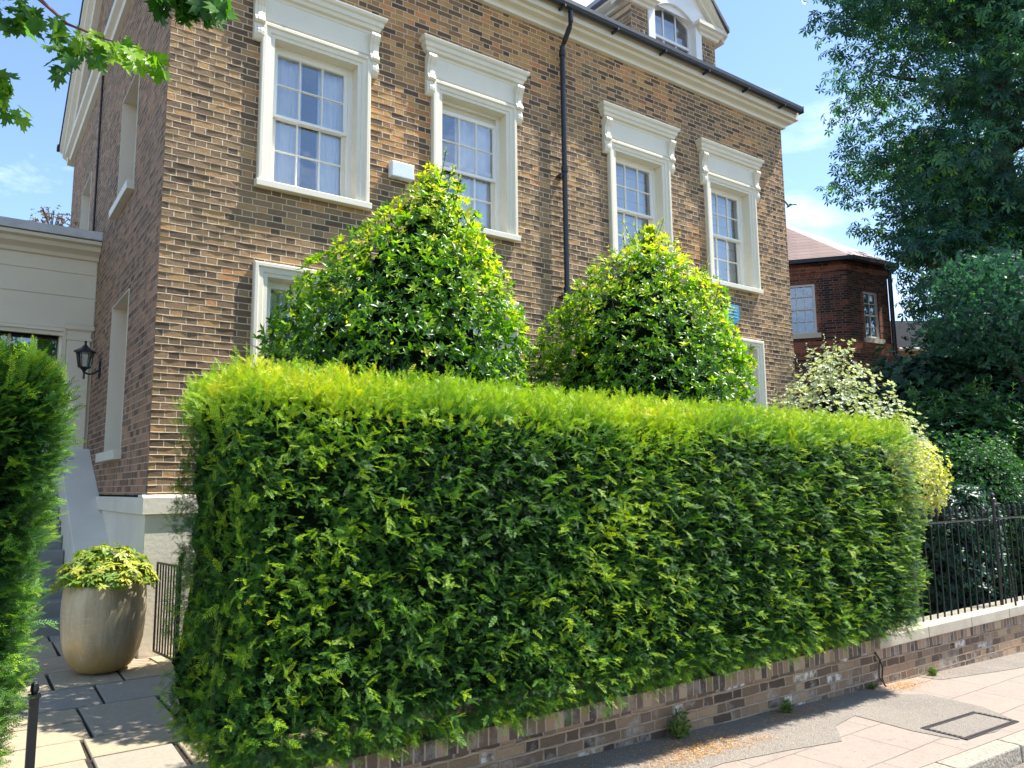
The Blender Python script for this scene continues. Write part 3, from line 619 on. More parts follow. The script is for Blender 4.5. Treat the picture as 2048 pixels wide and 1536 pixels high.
for x0 in (8.59, 10.70):
    e = -1 if x0 < 9 else 1
    mb.prism([(x0 - e * .01, 9.545), (x0 + e * .03, 9.545), (x0 + e * .06, 9.56), (x0 + e * .07, 9.60), (x0 + e * .11, 9.625), (x0 + e * .17, 9.68), (x0 + e * .17, 9.75), (x0 - e * .01, 9.76)], 1, DY + .021, DY + 2.2)
for e in (-1, 1):      # raking cornices
    xe = apx + e * 1.26; rings = []
    for x, z in ((xe, 9.74), (apx, apz + .02)):
        rings.append([(x, DY + .25, z - .17), (x, DY - .05, z - .165), (x, DY - .07, z - .11), (x, DY - .13, z - .08), (x, DY - .15, z - .02), (x, DY - .18, z + .0), (x, DY - .18, z + .05), (x, DY + .25, z + .05)])
    mb.loops(rings, True, True)
mb.build('pediment', m_cream, dm)
mb = MB(); mb.prism([(8.40, 9.72), (apx, apz + .075), (10.89, 9.72), (10.89, 9.80), (apx, apz + .16), (8.40, 9.80)], 1, DY - .2, DY + 3.6); mb.build('dormer_roof', m_slate, dm)
for q0 in (8.60, 10.63):
    mb = MB(); mb.box(q0, q0 + .06, DY + .5, DY + 3.4, 8.5, 9.74); mb.build('cheek', m_slate_side, dm)
mb = MB(); zz = DY + .15
arcy = lambda x: zs + .22 * max(0, sin(pi * (xb - x) / (xb - xa))) ** .85
for k in range(len(arc) - 1):
    (x1, z1), (x0, z0) = arc[k], arc[k + 1]; mb.prism([(x0, z0 - .045), (x1, z1 - .045), (x1, z1 + .01), (x0, z0 + .01)], 1, zz - .045, zz)
for x in (xa, xb - .05): mb.box(x, x + .05, zz - .046, zz - .001, 8.6, zs)
for x in (xa + .05 + .31, xa + .05 + .62): mb.box(x - .012, x + .012, zz - .035, zz - .012, 8.6, arcy(x) - .04)
mb.box(xa + .05, xb - .05, zz - .052, zz - .003, 9.24, 9.29); mb.box(xa + .05, xb - .05, zz - .034, zz - .014, 8.92, 8.94)
mb.build('sash', m_white, dm)
mb = MB(); mb.add([(xa, zz - .02, 8.6), (xb, zz - .02, 8.6), (xb, zz - .02, 9.66)] + [(x, zz - .02, z) for x, z in arc[1:-1]] + [(xa, zz - .02, 9.66)], [tuple(range(len(arc) + 2))]); mb.build('pane', m_glass, dm)
mb = MB(); mb.box(xa - .1, xb + .1, DY + .34, DY + .9, 8.6, 9.95); mb.build('room', m_blind, dm)
# parapet pier between the two halves of the house
mb = MB(); mb.box(6.45, 7.25, 8.42, 9.6, 8.62, 9.32); pp = mb.build('parapet_pier', m_brick, H)
mb = MB(); moulding(mb, 6.45, 7.25, 8.43, [(.0, 9.25), (.04, 9.26), (.06, 9.31), (.10, 9.33), (.10, 9.42), (0, 9.43)]); mb.box(6.36, 7.34, 8.431, 9.65, 9.325, 9.425); mb.build('pier_cap', m_cream, pp)
mb = MB(); mb.box(6.44, 7.262, 8.405, 8.425, 8.62, 9.10); mb.box(7.25, 7.264, 8.425, 9.6, 8.62, 9.12); mb.build('flashing', m_lead, pp)

# ---- entrance wing (rendered) set back on the left
Wg = thing('entrance_wing', 'low cream rendered entrance wing set back beside the house side wall', 'wing')
WY = 12.87; mb = MB(); wall_holes(mb, 1, -4.5, HX0 - .002, -.1, 5.1, [(-1.6, 1.17, 1.5, 3.86)], WY, WY + .35)
for z in (4.45, 4.80): mb.box(-4.5, HX0 - .01, WY - .001, WY + .001, z - .009, z + .009) if False else None
mb.build('front_wall', m_wing, Wg)
mb = MB(); mb.box(-4.5, HX0 - .012, WY - .014, WY + .02, 3.97, 4.44); mb.box(-4.5, HX0 - .012, WY - .014, WY + .02, 4.455, 4.795); mb.box(-4.5, HX0 - .012, WY - .014, WY + .02, 4.81, 5.08); mb.build('render_band', m_wing, Wg, bevel=.006)
mb = MB(); moulding(mb, -4.6, HX0 - .003, WY + .01, [(.02, 5.02), (.07, 5.03), (.09, 5.08), (.12, 5.10), (.20, 5.14), (.22, 5.20), (.30, 5.22), (.30, 5.27), (.02, 5.28)], True, False); mb.build('cornice', m_wing, Wg)
mb = MB(); mb.prism([(WY - .32, 5.285), (WY - .32, 5.41), (WY + .1, 5.45), (WY + .1, 5.285)], 0, -4.6, HX0 - .003); mb.box(-4.5, HX0 - .003, WY + .1, WY + 4.2, 5.286, 5.34); mb.build('parapet_cap', m_lead, Wg)
mb = MB(); mb.box(1.20, 1.50, WY - .05, WY + .01, 1.5, 3.80); mb.build('pilaster', m_wing, Wg, bevel=.006)
mb = MB(); moulding(mb, 1.20, 1.50, WY - .045, [(.005, 3.79), (.02, 3.80), (.02, 3.83), (.005, 3.84), (.008, 3.93), (.04, 3.96), (.045, 4.02), (.005, 4.03)]); mb.build('capital', m_wing, Wg)
mb = MB(); mb.rect([(-1.62, 1.19, 1.5, 3.965, WY - .002), (-1.62, 1.19, 1.5, 3.965, WY - .03), (-1.58, 1.15, 1.5, 3.92, WY - .035), (-1.57, 1.14, 1.5, 3.91, WY + .06), (-1.54, 1.11, 1.5, 3.86, WY + .07), (-1.54, 1.11, 1.5, 3.86, WY + .25)]); 
for x in (-.9, -.2, .5): mb.box(x - .02, x + .02, WY + .22, WY + .25, 1.5, 3.86)
mb.build('door_frame', m_wing, Wg)
mb = MB(); mb.add([(-1.5, WY + .24, 1.5), (1.1, WY + .24, 1.5), (1.1, WY + .24, 3.86), (-1.5, WY + .24, 3.86)], [(0, 1, 2, 3)]); mb.build('pane', m_glass, Wg)
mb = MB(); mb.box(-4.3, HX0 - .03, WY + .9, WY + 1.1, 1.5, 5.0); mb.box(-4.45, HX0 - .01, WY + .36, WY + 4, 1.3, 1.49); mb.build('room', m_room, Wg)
# roof plants on the wing
St = thing('entrance_steps', 'grey stone steps climbing between the hedge and the planter', 'steps')
mb = MB()
for i in range(9):
    y = 9.95 + i * .29; mb.box(-1.2, 1.16, y, 13.0 if i == 8 else y + .31, -.1 if i == 0 else .03 + .17 * (i - 1), .03 + .17 * (i + 1) + .0)
mb.build('treads', m_step, St, bevel=.012)
mb = MB(); mb.prism([(9.75, -.15), (9.75, .62), (9.95, .74), (12.6, 2.2), (12.85, 2.2), (12.85, -.15)], 0, 1.165, 1.549); mb.build('side_wall', m_stucco, St, bevel=.01)

# wall lantern
Ln = thing('wall_lantern', 'black six sided coach lantern on a bracket on the side wall', 'lantern')
lx, ly, lz = 1.35, 12.0, 3.37
mb = MB()
mb.lathe([(.0, .30), (.012, .29), (.018, .27), (.010, .25), (.02, .235), (.05, .20), (.09, .175), (.135, .15), (.14, .125), (.115, .12), (.0, .118)], (lx, ly, lz), 6)
mb.build('lamp_cap', m_black, Ln); mb = MB()
mb.lathe([(.0, -.17), (.015, -.16), (.02, -.13), (.045, -.10), (.075, -.085), (.08, -.075), (.0, -.074)], (lx, ly, lz), 6); mb.build('lamp_base', m_black, Ln)
mb = MB()
for k in range(6):
    a = 2 * pi * k / 6; mb.tube([(lx + .075 * cos(a), ly + .075 * sin(a), lz - .08), (lx + .108 * cos(a), ly + .108 * sin(a), lz + .125)], .007, 6)
mb.tube([(lx, ly, lz - .17), (lx, ly, lz - .24)], .014, 8); mb.tube([(lx, ly, lz - .15), (lx + .06, ly, lz - .17), (lx + .12, ly, lz - .155), (lx + .18, ly, lz - .10)], .013, 8)
mb.box(HX0 - .03, HX0, ly - .05, ly + .05, lz - .22, lz + .02); mb.build('bracket', m_black, Ln)
mb = MB(); mb.lathe([(.07, -.075), (.104, .12)], (lx, ly, lz), 6); mb.build('lamp_glass', m_glass, Ln)

# ================================================================== GARDEN WALL, RAILINGS, GATES
GW = thing('garden_wall', 'old low brown brick wall along the pavement under hedge and railings', 'wall')
def slopebox(mb, x0, x1, y0, y1, zb, zt):
    mb.add([(x0, y0, zb(x0)), (x1, y0, zb(x1)), (x1, y1, zb(x1)), (x0, y1, zb(x0)), (x0, y0, zt(x0)), (x1, y0, zt(x1)), (x1, y1, zt(x1)), (x0, y1, zt(x0))],
           [(0, 3, 2, 1), (4, 5, 6, 7), (0, 1, 5, 4), (1, 2, 6, 5), (2, 3, 7, 6), (3, 0, 4, 7)])
mb = MB(); slopebox(mb, 1.2, 7.14, 4.14, 4.37, lambda x: -.8, lambda x: .03); mb.build('brickwork', m_wall, GW)
pointing('mortar_pointing', 1.21, 7.13, [], lambda u, p, z: (u, 4.14 - p, z), 302, parent=GW, mat=simple('wall_mortar', (.44, .33, .23), .95, var=.25, scale=7, bump=.003), z0=-.375, z1=.02, proud=.006, step=.06)
mb = MB(); slopebox(mb, 7.14, 30, 4.155, 4.385, lambda x: -1.5, lambda x: -.06); mb.build('brickwork', m_wall, GW)
mb = MB(); slopebox(mb, 1.2, 7.14, 4.137, 4.373, lambda x: .03, lambda x: .135); slopebox(mb, 7.14, 30, 4.152, 4.388, lambda x: -.06, lambda x: .045); mb.build('brick_on_edge', m_soldier, GW)
mb = MB()
for i in range(24):
    x = 7.16 + i * .92; mb.box(x + .003, x + .917, 4.10, 4.43, .046, .155)
mb.build('coping', m_coping, GW, bevel=.008)
def railing_panel(x0, n, label):
    Rl = thing('iron_railings', label, 'railings')
    for i in range(n):
        x = x0 + i * .152; mb = MB(); z0 = .155
        mb.tube([(x, 4.265, z0 - .02), (x, 4.265, 1.22)], .0105, 6)
        mb.lathe([(.0, 1.10), (.017, 1.105), (.017, 1.12), (.011, 1.13)], (x, 4.265, .0), 8)
        mb.lathe([(.011, 1.20), (.022, 1.215), (.024, 1.232), (.012, 1.25), (.012, 1.262), (.026, 1.278), (.018, 1.30), (.0, 1.325)], (x, 4.265, 0), 8)
        mb.build('bar', m_iron, Rl)
    mb = MB(); mb.box(x0 - .08, x0 + n * .152 - .07, 4.252, 4.278, 1.145, 1.157); mb.box(x0 - .08, x0 + n * .152 - .07, 4.256, 4.274, 1.16, 1.165); mb.build('top_rail', m_iron, Rl)
    return Rl
Ra = railing_panel(7.55, 17, 'black iron railings with spear tops on the coping right of the hedge')
Rb = railing_panel(10.15 + .1, 24, 'black iron railings continuing right beyond the braced post')
for x in (10.12,):
    mb = MB(); mb.tube([(x, 4.255, .15), (x, 4.255, 1.36)], .02, 8); mb.lathe([(.02, 1.34), (.034, 1.36), (.034, 1.39), (.012, 1.41), (.028, 1.44), (.0, 1.475)], (x, 4.255, 0), 10); mb.build('post', m_iron, Rb)
    mb = MB(); mb.tube([(x, 4.22, 1.15), (x + .02, 4.19, 1.15), (x + .03, 4.17, 1.0), (x + .06, 4.13, .12)], .012, 6); mb.build('brace', m_iron, Rb)
# gateposts and front gate
def post(x, y, z0, z1, r, label):
    mb = MB(); mb.box(x - r, x + r, y - r, y + r, z0, z1); mb.prism([(x - r - .006, y - r - .006), (x + r + .006, y - r - .006), (x + r + .006, y + r + .006), (x - r - .006, y + r + .006)], 2, z1, z1 + .015)
    mb.lathe([(r * .6, 0), (r, .02), (r * .8, .045), (0, .06)], (x, y, z1 + .015), 10); return tag(mb.build('gate_post', m_iron, None), label, 'gate post')
post(.35, 4.12, -.12, .70, .018, 'thin black iron gate post against the left hedge')
post(1.17, 4.13, -.12, .62, .022, 'short black iron post at the end of the brick wall')
FG = thing('front_gate', 'black iron gate folded back along the end of the big hedge', 'gate')
mb = MB(); mb.tube([(1.13, 4.16, -.1), (1.13, 4.16, .75), (1.15, 4.2, .95), (1.19, 4.3, 1.12), (1.28, 4.5, 1.17), (1.4, 4.7, 1.17)], .016, 8); mb.tube([(1.13, 4.16, 0), (1.4, 4.7, 0.02)], .011, 6); mb.tube([(1.4, 4.7, 0), (1.4, 4.7, 1.17)], .012, 6); mb.build('frame', m_iron, FG)
for i in range(5):
    f = (i + 1) / 6; mb = MB(); mb.tube([(1.13 + .27 * f, 4.16 + .54 * f, 0), (1.13 + .27 * f, 4.16 + .54 * f, 1.05)], .007, 6); mb.build('bar', m_iron, FG)
SG = thing('side_gate', 'small black barred iron gate beside the planter', 'gate')
ga, gb = Vector((1.735, 7.66, 0)), Vector((1.665, 8.27, 0)); dv = gb - ga
mb = MB(); mb.tube([ga + Vector((0, 0, -.02)), ga + Vector((0, 0, .99))], .017, 8)
for z in (.07, .90):
    q = [ga + Vector((0, 0, z)), gb + Vector((0, 0, z))]; mb.tube(q, .012, 6)
mb.tube([gb + Vector((0, 0, .07)), gb + Vector((0, 0, .90))], .011, 6); mb.build('frame', m_iron, SG)
for i in range(1, 8):
    p = ga + dv * (i / 8.2); mb = MB(); mb.tube([p + Vector((0, 0, .07)), p + Vector((0, 0, .90))], .0075, 6); mb.build('bar', m_iron, SG)
# manhole cover
MC = thing('manhole_cover', 'rectangular inspection cover with dark iron rim let into the pavement', 'manhole cover')
x0, x1, y0, y1 = 6.10, 6.96, 2.88, 3.22
mb = MB()
for a, b, c, d in ((x0, x1, y0, y0 + .035), (x0, x1, y1 - .035, y1), (x0, x0 + .035, y0 + .035, y1 - .035), (x1 - .035, x1, y0 + .035, y1 - .035)): slopebox(mb, a, b, c, d, lambda x: GZ(x) - .02, lambda x: GZ(x) + .009)
for i in range(22):
    xx = x0 + .02 + i * .0385
    for yy in (y0 + .017, y1 - .017): mb.box(xx, xx + .016, yy - .012, yy + .012, GZ(xx) + .007, GZ(xx) + .013)
for i in range(7):
    yy = y0 + .05 + i * .037
    for xx in (x0 + .017, x1 - .017): mb.box(xx - .012, xx + .012, yy, yy + .016, GZ(xx) + .007, GZ(xx) + .013)
mb.build('rim', simple('cast_iron', (.05, .042, .04), .6, var=.3, scale=30), MC)
mb = MB(); slopebox(mb, x0 + .045, x1 - .045, y0 + .045, y1 - .045, lambda x: GZ(x) - .02, lambda x: GZ(x) + .006); mb.build('infill', m_asph, MC)
# loose cable on wall
mb = MB(); wx = 7.20
mb.tube([(wx - .08, 4.13, .02), (wx - .02, 4.125, -.05), (wx + .01, 4.12, -.13), (wx - .01, 4.12, -.22), (wx + .02, 4.11, -.30)], .008, 6)
mb.tube([(wx - .02, 4.125, -.05), (wx - .05, 4.12, -.12), (wx - .06, 4.12, -.2), (wx + .02, 4.10, -.3)], .007, 6)
tag(mb.build('cable', m_cable), 'black looped cable hanging down the brick wall to the pavement', 'cable')
# ================================================================== PLANTER
def pot_mat():
    t = NT('brassy_glaze'); o = t.obj(); p = t.xyz(o)
    v = t.comb(t.M('MULTIPLY', p[0], 6), t.M('MULTIPLY', p[1], 6), t.M('MULTIPLY', p[2], 1.1)); n = t.noise(v, 2.2, 5, .65); m = t.noise(o, 5, 5, .6)
    c = t.mix(t.map(n, .3, .7), (.36, .30, .19), (.55, .48, .33)); c = t.mix(t.map(t.M('ADD', p[2], t.M('MULTIPLY', t.M('SUBTRACT', m, .5), .5)), .36, .08), c, (.52, .35, .13))
    c = t.mix(t.map(t.noise(v, 7, 3), .62, .7, 0, .35), c, (.72, .66, .5)); t.base(c); sc_ = t.noise(t.comb(t.M('MULTIPLY', p[0], 3), t.M('MULTIPLY', p[1], 3), t.M('MULTIPLY', p[2], 16)), 2.6, 5, .75); t.base(t.mix(t.map(sc_, .58, .7, 0, .45), c, (.66, .60, .47))); t.b.inputs['Metallic'].default_value = .28; t.rough(t.map(m, .3, .7, .32, .55)); t.bump(n, .006); return t.m
Pl = thing('planter_pot', 'tall brass coloured rounded planter standing on the flagstones', 'planter')
mb = MB(); prof = [(0, .0), (.15, .0), (.19, .010), (.235, .045), (.275, .10), (.308, .18), (.330, .28), (.342, .40), (.347, .52), (.345, .63), (.338, .72), (.334, .765), (.330, .775), (.318, .775), (.314, .76), (.31, .68), (0, .68)]
mb.lathe(prof, (0, 0, 0), 56); pb = mb.build('pot_body', pot_mat(), Pl, smooth=True); Pl.location = (1.185, 8.03, PZ(8.0) + .002)
mb = MB(); mb.lathe([(.312, .70), (.2, .715), (0, .72)], (0, 0, 0), 32); mb.build('compost', m_soil, Pl)
def upish(n): return rng.normal(size=(n, 3)) * .4 + np.array([0, 0, 1.])
Rh = thing('potted_rhododendron', 'yellow green leafy evergreen growing out of the brass planter', 'plant')
n = 330; a = rng.uniform(0, 2 * pi, n); rr = .43 * np.sqrt(rng.uniform(0, 1, n)); cx, cy = 1.185, 8.03
pos = np.stack([cx + rr * np.cos(a), cy + rr * np.sin(a), .80 + .30 * np.sqrt(np.clip(1 - (rr / .46) ** 2, 0, 1)) * rng.uniform(.35, 1.1, n) - .10 * (rr / .4) ** 2], 1)
d = np.stack([np.cos(a) * rr * 1.6, np.sin(a) * rr * 1.6, np.full(n, .75)], 1) + rng.normal(size=(n, 3)) * .25
foliage('foliage', rosette(leaf_tmpl(.17, .05, .2), 9, lift=.15, seed=3), pos, d, rng.normal(size=(n, 3)), rng.uniform(.05, .088, n), rng.uniform(.1, 1, n) ** .8, m_rhodo, Rh)
mb = MB()
for i in range(26):
    k = i * 7 % n; mb.tube([(cx + (pos[k, 0] - cx) * .3, cy + (pos[k, 1] - cy) * .3, .70), tuple(pos[k] - np.array([0, 0, .02]))], .006, 5)
mb.build('stems', m_bark, Rh)

# ================================================================== YEW HEDGES
def hedge(name, label, lo, hi, n, faces, seed, rad=.16, topyoung=1.0, dark=0, shape=None, ins=.2):
    Hg = thing(name, label, 'hedge'); r = np.random.default_rng(seed)
    P, N = box_surface(n, lo, hi, rad, faces, r)
    def deform(P, N):
        b = lumps(P * np.array([1, 1, .45]), 3.0, seed) * .042 + lumps(P, 8.5, seed + 1) * .045
        P = P + N * b[:, None]
        zt = (hi[2] - P[:, 2])
        if shape is not None: P = shape(P)
        return P
    gapn = lumps(P, 9.5, seed + 3); kp = ~((gapn < -.62) & (P[:, 2] < hi[2] - .15) & (r.uniform(size=len(P)) < .75)); P, N = P[kp], N[kp]; n = len(P)
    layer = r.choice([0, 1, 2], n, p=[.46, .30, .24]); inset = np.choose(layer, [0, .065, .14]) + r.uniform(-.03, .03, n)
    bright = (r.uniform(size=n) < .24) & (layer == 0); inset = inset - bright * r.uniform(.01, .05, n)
    Q = deform(P, N) - N * inset[:, None]
    # three to five shoots per branchlet: build branchlets as fans
    top = np.clip((P[:, 2] - (hi[2] - .34) + .10 * lumps(P, 3.1, seed + 9)) / .34, 0, 1)
    xr = np.clip((P[:, 0] - lo[0]) / (hi[0] - lo[0]), 0, 1)[:, None]; D = N * r.uniform(.3, .9, (n, 1)) + r.normal(size=(n, 3)) * (.52 - .22 * xr) + np.array([.2, 0, .10]) + xr * np.array([.3, 0, -.05]); D[:, 2] += top * .9
    endf = (np.abs(N[:, 0]) > .7)[:, None]; D = np.where(endf, D * np.array([.6, 1, 1]) + np.array([0, 0, .25]), D)
    nr = r.normal(size=(n, 3)) * (.5 - .2 * xr) + np.array([0, 0, 1.]) + N * .4
    sc = r.uniform(.036, .072, n) * (1 - .1 * (layer == 2)) * (1 + .25 * bright); ex_ = np.clip(np.abs(N[:, 0]) - .5, 0, .5) * 2; inset = inset + 0 * ex_
    pn = lumps(P, 1.3, seed + 5)
    tint = .19 + .20 * r.uniform(size=n) ** 1.3 + .10 * pn + topyoung * top * (.44 + .22 * r.uniform(size=n) + .12 * pn) - .12 * layer - dark  # deeper layers and dark offset lower the tint, shade put into colour
    tint = np.where(bright, np.minimum(tint + r.uniform(.12, .50, n) * (1 + .3 * pn), .70 + .25 * (r.uniform(size=n) < .05) + .12 * xr[:, 0]), tint)  # chosen outer sprigs tinted paler, as tips catching the sun
    # side shoots
    reps = []; T2 = yew_tmpl(8)
    Pp = [Q]; Dd = [D]; Nn = [nr]; Ss = [sc]; Tt = [tint]
    y = unit(D); x = unit(np.cross(y, nr))
    for s_, f_ in ((-1, .3), (1, .5)):
        msk = r.uniform(size=n) < .6
        Pp.append((Q + y * (sc * f_)[:, None])[msk]); Dd.append((y * .62 + x * s_ * .8 + r.normal(size=(n, 3)) * .12)[msk]); Nn.append(nr[msk]); Ss.append((sc * r.uniform(.45, .75, n))[msk]); Tt.append((tint + .05)[msk])
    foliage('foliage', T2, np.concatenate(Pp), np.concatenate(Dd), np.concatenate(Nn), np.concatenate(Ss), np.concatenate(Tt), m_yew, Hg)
    # dark filler core: blocks light, near-black colour stands for inner shade
    mb = MB(); 
    C, CN = None, None
    import itertools
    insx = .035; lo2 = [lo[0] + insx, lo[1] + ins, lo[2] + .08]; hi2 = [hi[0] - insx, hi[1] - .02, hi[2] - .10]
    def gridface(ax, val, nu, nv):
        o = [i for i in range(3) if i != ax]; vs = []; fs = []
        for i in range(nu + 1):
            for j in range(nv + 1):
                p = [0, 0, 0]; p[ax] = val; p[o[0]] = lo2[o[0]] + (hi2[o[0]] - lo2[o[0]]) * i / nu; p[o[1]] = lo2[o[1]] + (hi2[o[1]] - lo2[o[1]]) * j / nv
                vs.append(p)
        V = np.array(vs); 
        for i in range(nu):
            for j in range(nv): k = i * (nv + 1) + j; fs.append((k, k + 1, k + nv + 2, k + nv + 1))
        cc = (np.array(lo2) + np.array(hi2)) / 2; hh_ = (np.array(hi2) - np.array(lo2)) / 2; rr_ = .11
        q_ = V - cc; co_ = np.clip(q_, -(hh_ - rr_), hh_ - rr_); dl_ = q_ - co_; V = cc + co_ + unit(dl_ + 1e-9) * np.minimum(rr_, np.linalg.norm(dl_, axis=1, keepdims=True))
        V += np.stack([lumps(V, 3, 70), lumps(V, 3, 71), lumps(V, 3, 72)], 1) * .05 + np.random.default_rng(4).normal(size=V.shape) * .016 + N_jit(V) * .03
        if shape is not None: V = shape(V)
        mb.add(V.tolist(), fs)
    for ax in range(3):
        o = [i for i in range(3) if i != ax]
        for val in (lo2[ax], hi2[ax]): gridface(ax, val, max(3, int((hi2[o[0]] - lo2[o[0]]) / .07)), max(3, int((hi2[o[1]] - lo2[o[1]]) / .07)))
    mb.build('shade_core', m_core, Hg)
    return Hg
def big_shape(P):
    P = P.copy(); z = P[:, 2]; P[:, 2] += np.where(z > 1.4, (.045 - .012 * P[:, 0]) * (z - 1.4), 0)
    e = np.clip((1.9 - P[:, 0]) / .8, 0, 1); P[:, 2] += e * np.clip(z - 1.4, 0, 1) * .03
    P[:, 1] -= .05 * np.sin(np.clip((z - .4) / 1.7, 0, 1) * pi); return P
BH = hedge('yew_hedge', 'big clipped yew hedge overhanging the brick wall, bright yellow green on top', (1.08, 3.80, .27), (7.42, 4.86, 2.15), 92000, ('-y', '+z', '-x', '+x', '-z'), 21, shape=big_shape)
# wispy top growth
def wisps(parent, x0, x1, y0, y1, z, n, seed, hgt=(.05, .12), tn=(.6, 1.0)):
    r = np.random.default_rng(seed); P = np.stack([r.uniform(x0, x1, n), r.uniform(y0, y1, n) , np.full(n, z)], 1); P[:, 2] += (.045 - .012 * P[:, 0]) * .78 + lumps(P, 2.5, seed) * .035 - .03 + r.uniform(-.02, .02, n)
    P[:, 2] -= .16 * np.clip((y0 + .12 - P[:, 1]) / .12, 0, 1) ** 2
    D = r.normal(size=(n, 3)) * .5 + np.array([.1, -.1, 1.]); S = r.uniform(*hgt, n); T = r.uniform(*tn, n); T2 = yew_tmpl(9, .04, .26)
    Pp = [P]; Dd = [D]; Ss = [S]; Tt = [T]; y = unit(D); nr = r.normal(size=(n, 3))
    for k in range(3):
        a = unit(r.normal(size=(n, 3))); Pp.append(P + y * (S * (.2 + .22 * k))[:, None]); Dd.append(y * .7 + a * .5); Ss.append(S * .5); Tt.append(T)
    foliage('top_growth', T2, np.concatenate(Pp), np.concatenate(Dd), np.concatenate([nr] * 4), np.concatenate(Ss), np.concatenate(Tt), m_yew, parent)
wisps(BH, 1.15, 7.38, 3.80, 4.75, 2.09, 7000, 33, hgt=(.028, .075), tn=(.5, 1.0))
def left_shape(P):
    P = P.copy(); z = P[:, 2]; P[:, 0] += np.where(P[:, 0] > 0, (z - 1.7) * .12, 0) ; return P
LH = hedge('yew_hedge', 'dark yew hedge at the left edge with a sunlit end beside the path', (-1.5, 3.84, .0), (.31, 4.62, 2.16), 36000, ('-y', '+z', '+x'), 44, shape=left_shape, topyoung=.6, dark=.05, ins=.10)  # dark lowers the needle tint for the shade this hedge stands in
wisps(LH, -1.5, .29, 3.86, 4.65, 2.14, 1300, 35, tn=(.35, .8))
mb = MB(); mb.box(-3.2, .28, 4.1, 4.34, -.3, .25)
tag(mb.build('garden_wall', m_wall), 'low brown brick wall hidden under the left hedge', 'wall')

